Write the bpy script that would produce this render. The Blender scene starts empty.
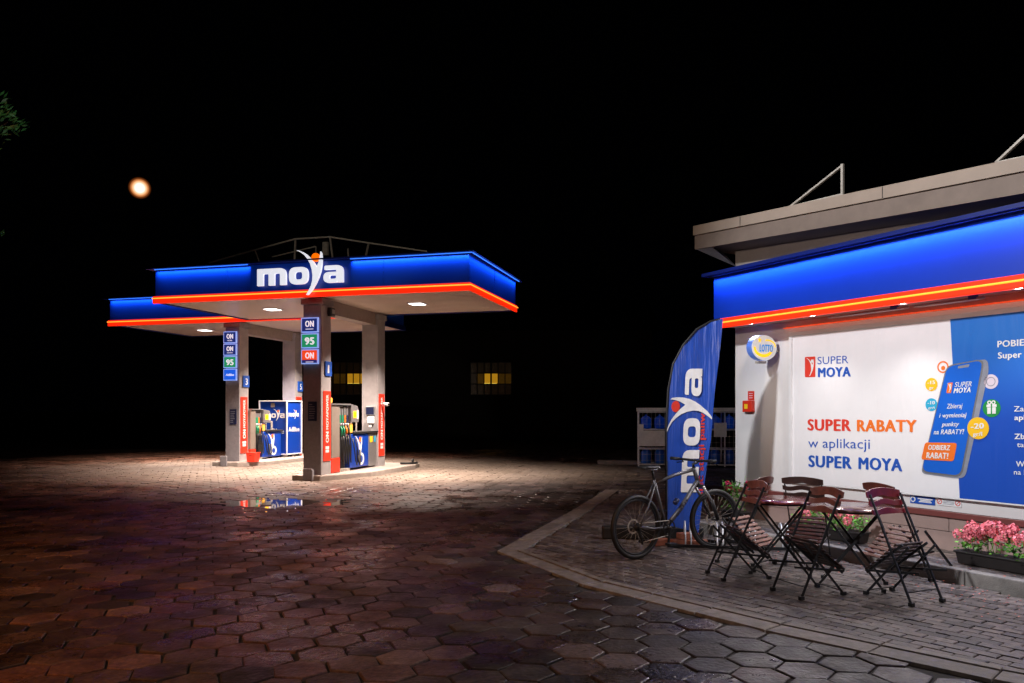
import bpy, bmesh, math, random
from mathutils import Vector, Matrix, noise as mnoise
R = math.radians
random.seed(11)
SC = bpy.context.scene
COL = SC.collection
# ------------------------------------------------------------------ camera
F, CX, HY, CAMZ = 790.0, 512.0, 411.0, 1.6
cd = bpy.data.cameras.new('camera'); cam = bpy.data.objects.new('camera', cd); COL.objects.link(cam)
cam.location = (0, 0, CAMZ); cam.rotation_euler = (R(90), 0, 0)
cd.sensor_width = 36; cd.lens = F/1024*36; cd.shift_y = (HY-341.5)/1024
cd.clip_start = .05; cd.clip_end = 3000
SC.camera = cam
def ray(px, py): return Vector(((px-CX)/F, 1, (HY-py)/F))
def at(px, py, Y): return Vector((0, 0, CAMZ)) + ray(px, py)*Y
# frames --------------------------------------------------------------
TH = R(-15.2)
CO = Vector((-.92, 16.95, 0)); E1 = Vector((math.cos(TH), math.sin(TH), 0)); E2 = Vector((-math.sin(TH), math.cos(TH), 0))
def cf(a, b, z=0): return CO + E1*a + E2*b + Vector((0, 0, z))
WO = Vector((4.49, 8.6, 0)); WD = Vector((.467, -.884, 0)).normalized(); WV = Vector((-WD.y, WD.x, 0)); WT = math.atan2(WD.y, WD.x)
def wl(u, v, z=0): return WO + WD*u + WV*v + Vector((0, 0, z))
def wuv(px, py, v):
    r = ray(px, py); o = Vector((0, 0, CAMZ))
    s = (v - (o-WO).dot(WV))/r.dot(WV); p = o + r*s - WO
    return p.dot(WD), p.z
# ------------------------------------------------------------------ materials
def lin(c): return tuple((x/12.92 if x <= .04045 else ((x+.055)/1.055)**2.4) for x in [v/255 for v in c])
def mat(name, col, rough=.5, metal=0, emit=None, es=0, var=.12, vs=8, bump=0, bs=60, spec=.5, rvar=0, dist=.01, island=0):
    m = bpy.data.materials.new(name); m.use_nodes = True
    nt = m.node_tree; N = nt.nodes; L = nt.links; b = N['Principled BSDF']
    b.inputs['Roughness'].default_value = rough; b.inputs['Metallic'].default_value = metal
    b.inputs['Specular IOR Level'].default_value = spec
    tc = N.new('ShaderNodeTexCoord')
    nz = N.new('ShaderNodeTexNoise'); nz.inputs['Scale'].default_value = vs; nz.inputs['Detail'].default_value = 6
    nz.inputs['Roughness'].default_value = .65
    L.new(tc.outputs['Object'], nz.inputs['Vector'])
    mx = N.new('ShaderNodeMix'); mx.data_type = 'RGBA'
    mx.inputs['A'].default_value = (*[c*(1-var) for c in col], 1); mx.inputs['B'].default_value = (*[min(1, c*(1+var)) for c in col], 1)
    mr = N.new('ShaderNodeMapRange'); mr.inputs['From Min'].default_value = .3; mr.inputs['From Max'].default_value = .7
    L.new(nz.outputs['Fac'], mr.inputs['Value']); L.new(mr.outputs['Result'], mx.inputs['Factor'])
    out = mx.outputs['Result']
    if island:
        g = N.new('ShaderNodeNewGeometry'); hs = N.new('ShaderNodeHueSaturation')
        m2 = N.new('ShaderNodeMapRange'); m2.inputs['To Min'].default_value = 1-island; m2.inputs['To Max'].default_value = 1+island
        L.new(g.outputs['Random Per Island'], m2.inputs['Value']); L.new(m2.outputs['Result'], hs.inputs['Value']); L.new(out, hs.inputs['Color']); out = hs.outputs['Color']
    L.new(out, b.inputs['Base Color'])
    if rvar:
        m3 = N.new('ShaderNodeMapRange'); m3.inputs['From Min'].default_value = .3; m3.inputs['From Max'].default_value = .7
        m3.inputs['To Min'].default_value = max(.03, rough-rvar); m3.inputs['To Max'].default_value = min(1, rough+rvar)
        L.new(nz.outputs['Fac'], m3.inputs['Value']); L.new(m3.outputs['Result'], b.inputs['Roughness'])
    if bump:
        n2 = N.new('ShaderNodeTexNoise'); n2.inputs['Scale'].default_value = bs; n2.inputs['Detail'].default_value = 5
        L.new(tc.outputs['Object'], n2.inputs['Vector'])
        bp = N.new('ShaderNodeBump'); bp.inputs['Strength'].default_value = bump; bp.inputs['Distance'].default_value = dist
        L.new(n2.outputs['Fac'], bp.inputs['Height']); L.new(bp.outputs['Normal'], b.inputs['Normal'])
    if emit:
        b.inputs['Emission Color'].default_value = (*emit, 1); b.inputs['Emission Strength'].default_value = es
    return m
M = {}
M['blue'] = mat('blue_panel', (.008, .085, .52), .38, var=.06, vs=1.5)
M['pumpblue'] = mat('pump_blue', (.006, .045, .34), .3, var=.06, vs=2)
M['shopblue'] = mat('shop_blue_panel', (.003, .035, .34), .4, var=.08, vs=1.2)
M['navy'] = mat('navy_glow_panel', (.006, .03, .28), .35, var=.1, vs=2, emit=(0, .012, .10), es=.5)  # faint emission stands in for the letters' halo
M['bluelip'] = mat('blue_lip', (.004, .015, .16), .4)
M['ledblue'] = mat('blue_led', (.1, .3, .9), .5, emit=(.04, .22, 1), es=1.6)
M['ledred'] = mat('red_led_band', (.8, .03, .005), .35, emit=(1, .022, .003), es=1.0, var=.1)
M['ledcore'] = mat('orange_led_core', (.9, .3, .02), .4, emit=(1, .36, .03), es=1.7)
M['lampwhite'] = mat('lamp_white', (.9, .9, .9), .4, emit=(1, .96, .92), es=6)
M['soffit'] = mat('canopy_cassettes', (.74, .62, .52), .38, var=.08, vs=.8, rvar=.12)
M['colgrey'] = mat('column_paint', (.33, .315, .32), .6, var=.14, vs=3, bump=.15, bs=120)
M['coldark'] = mat('column_shaded_grey', (.24, .235, .26), .6, var=.14, vs=14, bump=.2, bs=150)  # darker copy of the column paint, for fronts that lie in shade
M['beam'] = mat('beam_brown', (.30, .25, .23), .6)
M['white'] = mat('white_paint', (.75, .75, .76), .45, var=.05)
M['black'] = mat('black_rubber', (.012, .012, .013), .55, var=.3)
M['blackmetal'] = mat('black_metal', (.018, .018, .02), .38, metal=.3, var=.3, vs=40, rvar=.1)
M['silver'] = mat('silver_metal', (.40, .40, .41), .35, metal=.7, var=.08)
M['galv'] = mat('galvanised_steel', (.75, .77, .82), .35, metal=.5, var=.2, vs=25)
M['steel'] = mat('dull_steel', (.46, .42, .37), .6, metal=.2, var=.25, vs=12)
M['beige'] = mat('brushed_beige', (.34, .29, .25), .42, metal=.4, var=.12, vs=3)
M['redpaint'] = mat('red_paint', (.62, .03, .012), .4)
M['redlit'] = mat('red_sign_glow', (.7, .03, .012), .4, emit=(1, .05, .02), es=.38)  # glow added to red parts, the unlit bucket and kick panel included
M['orangelit'] = mat('orange_red_sign', (.8, .09, .02), .4, emit=(1, .08, .015), es=.75)
M['greenlit'] = mat('green_sign', (.02, .25, .10), .4, emit=(.01, .26, .11), es=.9)
M['navylit'] = mat('navy_sign', (.01, .03, .2), .4, emit=(.01, .03, .22), es=.6)
M['bluelit'] = mat('blue_sign', (.01, .1, .6), .4, emit=(.01, .12, .85), es=.8)
M['haloframe'] = mat('light_frame', (.5, .6, .9), .4, emit=(.25, .42, 1), es=.8)
M['whitelit'] = mat('white_lit', (.9, .9, .9), .4, emit=(.84, .86, .95), es=.85)
M['balllit'] = mat('orange_ball', (.9, .2, .01), .4, emit=(1, .16, .0), es=1)
M['whiteprint'] = mat('white_print', (.8, .8, .8), .5)
M['yellow'] = mat('yellow_print', (.85, .55, .02), .45)
M['amber'] = mat('amber_lit', (.8, .4, .05), .4, emit=(1, .5, .1), es=.6)
M['green'] = mat('green_plastic', (.01, .25, .12), .4)
M['plum'] = mat('dark_plaque', (.012, .018, .06), .35)
M['wall'] = mat('white_render', (.74, .72, .71), .75, var=.05, vs=2, bump=.25, bs=180)
M['plinth'] = mat('stone_plinth', (.36, .25, .22), .6, var=.1, vs=5, bump=.2, bs=90)
M['sill'] = mat('brown_sill', (.17, .045, .04), .45)
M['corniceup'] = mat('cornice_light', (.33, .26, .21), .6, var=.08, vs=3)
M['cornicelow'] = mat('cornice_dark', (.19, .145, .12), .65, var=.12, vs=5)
M['upwall'] = mat('upper_wall', (.34, .30, .28), .75, var=.08, vs=4, bump=.2, bs=120)
M['tubeoff'] = mat('unlit_tube', (.6, .6, .62), .3)
M['soffitb'] = mat('shop_soffit', (.42, .32, .29), .5, var=.1, vs=3)
M['concrete'] = mat('kerb_concrete', (.225, .20, .185), .68, var=.5, vs=9, bump=.4, bs=110, island=.15, rvar=.15)
M['kerb'] = mat('kerb_stone', (.22, .20, .185), .7, var=.28, vs=6, bump=.5, bs=90, island=.25)
M['wood'] = mat('stained_wood', (.085, .020, .012), .38, var=.45, vs=14, bump=.15, bs=60)
M['woodredlit'] = mat('red_lit_wood', (.15, .008, .016), .38, var=.3, vs=14)  # crimson cast of the canopy's red light painted into one backrest
M['woodshade'] = mat('shaded_wood', (.035, .016, .013), .4, var=.4, vs=14)  # darker copy of the wood for chair parts in shade
M['woodlit'] = mat('lit_wood', (.30, .15, .12), .42, var=.4, vs=12)  # paler copy of the wood for brightly lit seats
M['tabletop'] = mat('wet_table_top', (.17, .09, .085), .16, var=.3, vs=10, rvar=.08)
M['leaf'] = mat('leaf_green', (.10, .28, .03), .5, var=.5, vs=20, island=.5)
M['leafdark'] = mat('tree_leaf', (.035, .15, .045), .5, var=.4, vs=6, island=.5)
M['bark'] = mat('bark', (.08, .06, .045), .85, var=.4, vs=8, bump=.6, bs=25)
M['pink'] = mat('pink_petals', (.98, .22, .26), .55, var=.25, vs=30, island=.35)
M['hotpink'] = mat('hot_pink_petals', (.75, .03, .14), .55, var=.25, vs=30, island=.3)
M['petal'] = mat('fallen_petals', (.55, .14, .10), .6, var=.3, vs=30, island=.6)
M['trough'] = mat('dark_planter', (.014, .010, .009), .6)
M['brickred'] = mat('red_brick', (.28, .09, .05), .7, var=.3, vs=15)
M['bikeframe'] = mat('bike_silver', (.11, .11, .12), .4, metal=.4, var=.04)
M['bgwall'] = mat('old_dark_render', (.02, .018, .016), .9, var=.3, vs=.6)
M['paneglow'] = mat('amber_pane', (.2, .12, .02), .4, emit=(.80, .38, .015), es=.45, var=.7, vs=1.2)
M['panedim'] = mat('dim_pane', (.05, .03, .01), .3, emit=(.25, .11, .008), es=.008, var=.5, vs=2)
M['panemid'] = mat('amber_pane_dim', (.1, .06, .01), .4, emit=(.6, .27, .01), es=.045, var=.9, vs=1.5)
M['tube'] = mat('window_tube', (.9, .7, .2), .4, emit=(1, .72, .12), es=1.3)
M['lotto'] = mat('lightbox_white', (.6, .6, .6), .4, emit=(.9, .9, .85), es=.35)
M['lottoside'] = mat('lightbox_side', (.1, .2, .6), .4, emit=(.12, .25, .8), es=.25)
M['lottotext'] = mat('lotto_blue', (.01, .2, .6), .4, emit=(.0, .22, .62), es=.6)
M['lottoyel'] = mat('lotto_yellow', (.9, .6, .0), .4, emit=(1, .55, .0), es=.8)
M['p_blue'] = mat('print_blue', (.01, .085, .46), .5, var=.04)
M['p_orange'] = mat('print_orange', (.85, .17, .015), .5, var=.04)
M['p_red'] = mat('print_red', (.72, .045, .025), .5, var=.04)
M['p_cyan'] = mat('print_cyan', (.02, .40, .66), .5, var=.04)
M['p_yellow'] = mat('print_yellow', (.88, .52, .01), .5, var=.04)
M['p_green'] = mat('print_green', (.01, .26, .05), .5, var=.04)
M['p_pale'] = mat('print_pale', (.70, .62, .72), .5, var=.08)
M['p_grey'] = mat('print_grey', (.25, .27, .33), .3, var=.2, vs=4)
M['p_screen'] = mat('print_screen', (.006, .12, .62), .4, var=.12, vs=1.5)
def banner_mat(name, c1, c2=None, axis_scale=1, z0=2.0, z1=2.6):
    m = mat(name, c1, .42, var=.03, vs=3)
    nt = m.node_tree; N = nt.nodes; L = nt.links; b = N['Principled BSDF']; tc = N.new('ShaderNodeTexCoord')
    wv = N.new('ShaderNodeTexNoise'); wv.inputs['Scale'].default_value = 1.3; wv.inputs['Detail'].default_value = 2; wv.inputs['Distortion'].default_value = 1.4
    mp = N.new('ShaderNodeMapping'); mp.inputs['Rotation'].default_value = (0, R(28), 0); mp.inputs['Scale'].default_value = (3.2, 1, .6)
    L.new(tc.outputs['Object'], mp.inputs['Vector']); L.new(mp.outputs['Vector'], wv.inputs['Vector'])
    bp = N.new('ShaderNodeBump'); bp.inputs['Strength'].default_value = .2; bp.inputs['Distance'].default_value = .04
    L.new(wv.outputs['Fac'], bp.inputs['Height']); L.new(bp.outputs['Normal'], b.inputs['Normal'])
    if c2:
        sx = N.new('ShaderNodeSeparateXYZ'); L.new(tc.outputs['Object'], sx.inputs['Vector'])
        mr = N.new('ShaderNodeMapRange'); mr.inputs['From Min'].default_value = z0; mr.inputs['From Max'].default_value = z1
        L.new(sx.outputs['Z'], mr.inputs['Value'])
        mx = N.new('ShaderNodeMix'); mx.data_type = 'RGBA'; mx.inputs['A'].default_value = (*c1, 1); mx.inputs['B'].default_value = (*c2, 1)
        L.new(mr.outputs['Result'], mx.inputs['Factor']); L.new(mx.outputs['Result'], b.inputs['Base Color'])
    return m
M['bannerw'] = banner_mat('banner_white', (.82, .81, .83))
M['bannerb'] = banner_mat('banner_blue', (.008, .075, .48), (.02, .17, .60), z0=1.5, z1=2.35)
def flag_mat():
    m = mat('flag_fabric', (.008, .065, .42), .42, var=.12, vs=3)
    nt = m.node_tree; N = nt.nodes; L = nt.links; b = N['Principled BSDF']; tc = N.new('ShaderNodeTexCoord')
    mp = N.new('ShaderNodeMapping'); mp.inputs['Scale'].default_value = (9, 1, .8); mp.inputs['Rotation'].default_value = (0, R(-14), 0)
    wv = N.new('ShaderNodeTexNoise'); wv.inputs['Scale'].default_value = 1.0; wv.inputs['Detail'].default_value = 3
    L.new(tc.outputs['Object'], mp.inputs['Vector']); L.new(mp.outputs['Vector'], wv.inputs['Vector'])
    bp = N.new('ShaderNodeBump'); bp.inputs['Strength'].default_value = .9; bp.inputs['Distance'].default_value = .06
    L.new(wv.outputs['Fac'], bp.inputs['Height']); L.new(bp.outputs['Normal'], b.inputs['Normal'])
    b.inputs['Sheen Weight'].default_value = .4
    return m
M['flag'] = flag_mat()
# ------------------------------------------------------------------ mesh helpers
class MB:
    def __init__(s): s.v = []; s.f = []; s.mi = []; s.mats = []; s.sm = []
    def m(s, mt):
        if mt not in s.mats: s.mats.append(mt)
        return s.mats.index(mt)
    def add(s, vs, fs, mt=None, smooth=False, mtx=None):
        o = len(s.v)
        s.v += [tuple(mtx @ Vector(v)) if mtx else tuple(v) for v in vs]
        k = s.m(mt) if mt else 0
        for f in fs: s.f.append([o+i for i in f]); s.mi.append(k); s.sm.append(smooth)
        return s
    def box(s, a, b, mt=None, mtx=None):
        x0, y0, z0 = a; x1, y1, z1 = b
        vs = [(x0,y0,z0),(x1,y0,z0),(x1,y1,z0),(x0,y1,z0),(x0,y0,z1),(x1,y0,z1),(x1,y1,z1),(x0,y1,z1)]
        return s.add(vs, [(0,3,2,1),(4,5,6,7),(0,1,5,4),(1,2,6,5),(2,3,7,6),(3,0,4,7)], mt, mtx=mtx)
    def bar(s, p, q, w, h=None, mt=None, up=(0,0,1)):
        p = Vector(p); q = Vector(q); h = h or w; d = (q-p); L = d.length; d.normalize(); u = Vector(up)
        if abs(d.dot(u)) > .95: u = Vector((0, 1, 0))
        x = d.cross(u).normalized(); z = x.cross(d)
        mx = Matrix((x, d, z)).transposed().to_4x4(); mx.translation = p
        return s.box((-w/2, 0, -h/2), (w/2, L, h/2), mt, mx)
    def tube(s, pts, r, seg=8, mt=None, closed=False, cap=True):
        pts = [Vector(p) for p in pts]; n = len(pts); o = []; fs = []
        rr = r if isinstance(r, (list, tuple)) else [r]*n
        pu = None
        for i, p in enumerate(pts):
            a = pts[(i-1) % n] if (closed or i > 0) else p; b = pts[(i+1) % n] if (closed or i < n-1) else p
            d = (b-a).normalized()
            if pu is None:
                t = Vector((0, 0, 1)) if abs(d.z) < .9 else Vector((1, 0, 0))
                u = d.cross(t).normalized()
            else:
                u = (pu - d*pu.dot(d)).normalized()
            pu = u; w = d.cross(u)
            for k in range(seg):
                an = 2*math.pi*k/seg; o.append(p + (u*math.cos(an)+w*math.sin(an))*rr[i])
        for i in range(n if closed else n-1):
            for k in range(seg):
                a = i*seg+k; b = i*seg+(k+1) % seg; c = ((i+1) % n)*seg+(k+1) % seg; d = ((i+1) % n)*seg+k
                fs.append((a, b, c, d))
        if cap and not closed: fs.append(tuple(range(seg-1, -1, -1))); fs.append(tuple((n-1)*seg+k for k in range(seg)))
        return s.add(o, fs, mt, True)
    def lathe(s, prof, seg=24, mt=None, mtx=None):
        o = []; fs = []
        for (r, z) in prof:
            for k in range(seg): a = 2*math.pi*k/seg; o.append((r*math.cos(a), r*math.sin(a), z))
        n = len(prof)
        for i in range(n-1):
            for k in range(seg): fs.append((i*seg+k, i*seg+(k+1) % seg, (i+1)*seg+(k+1) % seg, (i+1)*seg+k))
        fs.append(tuple(range(seg-1, -1, -1))); fs.append(tuple((n-1)*seg+k for k in range(seg)))
        return s.add(o, fs, mt, True, mtx)
    def prism(s, poly, h0, h1, mt=None, mtx=None):
        n = len(poly); o = [(x, y, h0) for x, y in poly]+[(x, y, h1) for x, y in poly]
        fs = [tuple(range(n-1, -1, -1)), tuple(range(n, 2*n))]+[(i, (i+1) % n, n+(i+1) % n, n+i) for i in range(n)]
        return s.add(o, fs, mt, mtx=mtx)
    def build(s, name, mt=None, parent=None, bevel=0, kind=None, seg=2):
        me = bpy.data.meshes.new(name); me.from_pydata(s.v, [], s.f)
        if s.mats:
            for k in s.mats: me.materials.append(M[k] if isinstance(k, str) else k)
            me.polygons.foreach_set('material_index', s.mi)
        elif mt: me.materials.append(M[mt] if isinstance(mt, str) else mt)
        me.polygons.foreach_set('use_smooth', s.sm); me.update()
        ob = bpy.data.objects.new(name, me); COL.objects.link(ob)
        if parent: ob.parent = parent
        if bevel:
            md = ob.modifiers.new('bevel', 'BEVEL'); md.width = bevel; md.segments = seg; md.limit_method = 'ANGLE'; md.angle_limit = R(40)
        if kind: ob['kind'] = kind
        return ob
def tag(o, label=None, cat=None, group=None):
    if label: o['label'] = label
    if cat: o['category'] = cat
    if group: o['group'] = group
    return o
def empty(name, label, cat, loc=(0,0,0), rz=0, group=None):
    o = bpy.data.objects.new(name, None); COL.objects.link(o); o.empty_display_size = .2
    o.location = loc; o.rotation_euler = (0, 0, rz); return tag(o, label, cat, group)
def copy_tree(o, parent=None):
    c = o.copy(); COL.objects.link(c); c.parent = parent
    for ch in [x for x in bpy.data.objects if x.parent == o]: copy_tree(ch, c)
    return c
def join_bevel(): pass
# 2D shapes -> mesh (curve fill)
def curve_mesh(splines, ext):
    cu = bpy.data.curves.new('t', 'CURVE'); cu.dimensions = '2D'; cu.fill_mode = 'BOTH'; cu.extrude = ext/2
    for sp in splines:
        s = cu.splines.new('POLY'); s.points.add(len(sp)-1); s.use_cyclic_u = True
        for i, (x, y) in enumerate(sp): s.points[i].co = (x, y, 0, 1)
    return conv(cu)
def conv(cu):
    ob = bpy.data.objects.new('t', cu); COL.objects.link(ob); bpy.context.view_layer.update()
    me = bpy.data.meshes.new_from_object(ob.evaluated_get(bpy.context.evaluated_depsgraph_get()))
    vs = [tuple(v.co) for v in me.vertices]; fs = [tuple(p.vertices) for p in me.polygons]
    bpy.data.objects.remove(ob); bpy.data.meshes.remove(me); bpy.data.curves.remove(cu)
    return vs, fs
_tc = {}
def text_geo(s, bold=.0, ext=.0, shear=0):
    k = (s, bold, ext, shear)
    if k not in _tc:
        cu = bpy.data.curves.new('t', 'FONT'); cu.body = s; cu.extrude = ext/2; cu.resolution_u = 3; cu.shear = shear
        if bold: cu.space_character = 1+bold*2
        vs, fs = conv(cu)
        if bold > .006:
            V = []; Fc = []; d = bold*.95
            for q, (dx, dy) in enumerate(((-d, 0), (0, 0), (d, 0), (-d*.6, d*.35), (d*.6, -d*.35))):
                o_ = len(V); V += [(x+dx, y+dy, z+q*.0002) for x, y, z in vs]; Fc += [tuple(i+o_ for i in f) for f in fs]
            vs, fs = V, Fc
        _tc[k] = (vs, fs)
    return _tc[k]
def text_to(mb, s, x0, x1, y0, h, mt, mtx, bold=.02, z=0, shear=0, ext=0):
    """Fit text between x0..x1 with cap height h, baseline y0; mtx maps (x,y,z)."""
    vs, fs = text_geo(s, bold, ext, shear)
    if not vs: return
    a = min(v[0] for v in vs); b = max(v[0] for v in vs)
    sx = (x1-x0)/(b-a); sy = h/.729
    mb.add([(x0+(v[0]-a)*sx, y0+v[1]*sy, z+v[2]) for v in vs], fs, mt, mtx=mtx)
def rp(pts, r, seg=5):
    n = len(pts); out = []
    for i in range(n):
        p = Vector(pts[i]); a = Vector(pts[i-1]); b = Vector(pts[(i+1) % n]); rr = r[i] if isinstance(r, (list, tuple)) else r
        if rr <= 0: out.append(tuple(p)); continue
        u = (a-p); v = (b-p); la = min(rr, u.length*.49); lb = min(rr, v.length*.49)
        A = p+u.normalized()*la; B = p+v.normalized()*lb
        for k in range(seg+1):
            t = k/seg; out.append(tuple(A*(1-t)**2+p*2*t*(1-t)+B*t*t))
    return out
def rect(x0, y0, x1, y1): return [(x0, y0), (x1, y0), (x1, y1), (x0, y1)]
def circ(cx, cy, rx, ry=None, n=28):
    ry = ry or rx; return [(cx+rx*math.cos(2*math.pi*k/n), cy+ry*math.sin(2*math.pi*k/n)) for k in range(n)]
# the "moya" glyphs, unit = x-height
_zy = [(60,130),(85,133),(110,143),(135,158),(160,180),(185,208),(207,240),(222,205),(230,172),(234,138),(241,150),(244,180),(243,220),(236,265),(222,305),(203,345),(175,390),(145,423),(133,424),(150,395),(166,365),(176,330),(178,295),(172,255),(160,218),(140,185),(118,160),(90,142)]
YF = [((x/6.83+290-256.3)/16.5, ((283.8-.05*(x/6.83+290-256.3))-(230+y/6.83))/16.5) for x, y in _zy]
BALL = (3.80, 1.50, .25)
G_m = rp([(0,0),(.38,0),(.38,.70),(.75,.70),(.75,0),(1.12,0),(1.12,.70),(1.49,.70),(1.49,0),(1.87,0),(1.87,1),(0,1)], [0,0,.1,.12,0,0,.1,.12,0,0,.42,.05])
G_o = [rp(rect(2.07,0,3.28,1), .42), rp(rect(2.44,.27,2.92,.73), .17)]
G_a = [rp([(5.48,0),(5.48,1),(4.32,1),(4.32,.76),(5.02,.76),(5.08,.62),(4.26,.62),(4.26,0),(5.08,0),(5.12,.1),(5.14,0)], [0,.4,.1,.02,.1,.02,.34,.34,.04,.02,0]), rp(rect(4.62,.22,5.05,.43), .09)]
def moya(mb, mtx, mw='whitelit', mb_='balllit', ext=.02, z=0):
    for spl in ([G_m], G_o, [YF], G_a):
        vs, fs = curve_mesh(spl, ext); mb.add([(x, y, zz+z) for x, y, zz in vs], fs, mw, mtx=mtx)
    vs, fs = curve_mesh([circ(*BALL)], ext); mb.add([(x, y, zz+z*1.05) for x, y, zz in vs], fs, mb_, mtx=mtx)
def frame_mtx(o, x, y):
    x = Vector(x); y = Vector(y); z = x.cross(y); l = z.length; z = z/(l if l else 1)
    m = Matrix((x, y, z)).transposed().to_4x4(); m.translation = Vector(o); return m
# ------------------------------------------------------------------ ground
def hexmat():
    m = bpy.data.materials.new('wet_pavers'); m.use_nodes = True
    N = m.node_tree.nodes; L = m.node_tree.links; b = N['Principled BSDF']
    g = N.new('ShaderNodeNewGeometry'); tc = N.new('ShaderNodeTexCoord')
    cr = N.new('ShaderNodeValToRGB'); e = cr.color_ramp.elements
    e[0].color = (.035, .029, .026, 1); e[1].color = (.20, .155, .14, 1)
    for p, c in ((.35, (.085, .066, .057, 1)), (.6, (.098, .076, .068, 1)), (.85, (.105, .063, .052, 1))):
        k = e.new(p); k.color = c
    L.new(g.outputs['Random Per Island'], cr.inputs['Fac'])
    n1 = N.new('ShaderNodeTexNoise'); n1.inputs['Scale'].default_value = 26; n1.inputs['Detail'].default_value = 10; n1.inputs['Roughness'].default_value = .82
    L.new(tc.outputs['Object'], n1.inputs['Vector'])
    m1 = N.new('ShaderNodeMapRange'); m1.inputs['From Min'].default_value = .3; m1.inputs['From Max'].default_value = .7; m1.inputs['To Min'].default_value = .1; m1.inputs['To Max'].default_value = 1.9
    L.new(n1.outputs['Fac'], m1.inputs['Value'])
    # warm lamplight tint painted to the left, cooler grey in the middle, dark oily stains
    sx = N.new('ShaderNodeSeparateXYZ'); L.new(tc.outputs['Object'], sx.inputs['Vector'])
    nb = N.new('ShaderNodeTexNoise'); nb.inputs['Scale'].default_value = .55; nb.inputs['Detail'].default_value = 7; nb.inputs['Roughness'].default_value = .7; L.new(tc.outputs['Object'], nb.inputs['Vector'])
    ab = N.new('ShaderNodeMath'); ab.operation = 'MULTIPLY_ADD'; L.new(nb.outputs['Fac'], ab.inputs[0]); ab.inputs[1].default_value = 5; L.new(sx.outputs['X'], ab.inputs[2])
    mb_ = N.new('ShaderNodeMapRange'); mb_.inputs['From Min'].default_value = .2; mb_.inputs['From Max'].default_value = 2.6; L.new(ab.outputs[0], mb_.inputs['Value'])
    mxr = N.new('ShaderNodeMix'); mxr.data_type = 'RGBA'; mxr.blend_type = 'MULTIPLY'; mxr.inputs['Factor'].default_value = 1
    tint = N.new('ShaderNodeMix'); tint.data_type = 'RGBA'; tint.inputs['A'].default_value = (1.2, .78, .58, 1); tint.inputs['B'].default_value = (.88, .92, .98, 1)
    L.new(mb_.outputs['Result'], tint.inputs['Factor']); L.new(cr.outputs['Color'], mxr.inputs['A']); L.new(tint.outputs['Result'], mxr.inputs['B'])
    n5 = N.new('ShaderNodeTexNoise'); n5.inputs['Scale'].default_value = 1.1; n5.inputs['Detail'].default_value = 8; n5.inputs['Roughness'].default_value = .75; L.new(tc.outputs['Object'], n5.inputs['Vector'])
    m5 = N.new('ShaderNodeMapRange'); m5.inputs['From Min'].default_value = .38; m5.inputs['From Max'].default_value = .58; m5.inputs['To Min'].default_value = .35; m5.inputs['To Max'].default_value = 1.1; L.new(n5.outputs['Fac'], m5.inputs['Value'])
    mm_ = N.new('ShaderNodeMath'); mm_.operation = 'MULTIPLY'; L.new(m1.outputs['Result'], mm_.inputs[0]); L.new(m5.outputs['Result'], mm_.inputs[1])
    hs = N.new('ShaderNodeHueSaturation'); L.new(mxr.outputs['Result'], hs.inputs['Color']); L.new(mm_.outputs[0], hs.inputs['Value'])
    # pale concrete around the pump islands also paints in the canopy light pool, wet darker stone elsewhere
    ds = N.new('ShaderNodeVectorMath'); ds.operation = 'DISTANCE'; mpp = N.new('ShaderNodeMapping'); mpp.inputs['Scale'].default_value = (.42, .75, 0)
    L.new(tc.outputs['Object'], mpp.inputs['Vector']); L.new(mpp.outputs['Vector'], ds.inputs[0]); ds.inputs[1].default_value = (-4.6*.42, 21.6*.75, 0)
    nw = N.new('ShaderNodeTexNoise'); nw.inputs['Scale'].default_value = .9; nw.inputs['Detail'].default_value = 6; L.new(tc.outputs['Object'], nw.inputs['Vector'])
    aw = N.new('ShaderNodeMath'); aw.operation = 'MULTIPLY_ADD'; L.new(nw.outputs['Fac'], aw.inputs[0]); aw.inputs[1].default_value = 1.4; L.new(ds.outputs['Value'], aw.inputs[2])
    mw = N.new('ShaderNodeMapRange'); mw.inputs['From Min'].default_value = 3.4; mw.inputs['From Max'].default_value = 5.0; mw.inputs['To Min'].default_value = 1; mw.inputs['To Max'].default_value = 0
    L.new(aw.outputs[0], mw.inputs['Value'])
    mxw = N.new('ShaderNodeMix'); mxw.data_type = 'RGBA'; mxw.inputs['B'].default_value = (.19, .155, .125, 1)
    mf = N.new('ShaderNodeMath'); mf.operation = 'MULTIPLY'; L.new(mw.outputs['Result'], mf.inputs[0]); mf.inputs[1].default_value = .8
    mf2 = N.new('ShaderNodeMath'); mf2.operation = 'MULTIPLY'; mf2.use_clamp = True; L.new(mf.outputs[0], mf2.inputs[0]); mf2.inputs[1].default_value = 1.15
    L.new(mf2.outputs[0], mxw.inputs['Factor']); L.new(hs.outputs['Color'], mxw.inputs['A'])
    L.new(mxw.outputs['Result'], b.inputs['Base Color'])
    n2 = N.new('ShaderNodeTexNoise'); n2.inputs['Scale'].default_value = .8; n2.inputs['Detail'].default_value = 8; n2.inputs['Roughness'].default_value = .72
    L.new(tc.outputs['Object'], n2.inputs['Vector'])
    m2 = N.new('ShaderNodeMapRange'); m2.inputs['From Min'].default_value = .42; m2.inputs['From Max'].default_value = .60; m2.inputs['To Min'].default_value = .14; m2.inputs['To Max'].default_value = .60; b.inputs['Specular IOR Level'].default_value = .36
    L.new(n2.outputs['Fac'], m2.inputs['Value'])
    ad = N.new('ShaderNodeMath'); ad.operation = 'MULTIPLY_ADD'; L.new(n1.outputs['Fac'], ad.inputs[0]); ad.inputs[1].default_value = .35; L.new(m2.outputs['Result'], ad.inputs[2])
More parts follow.
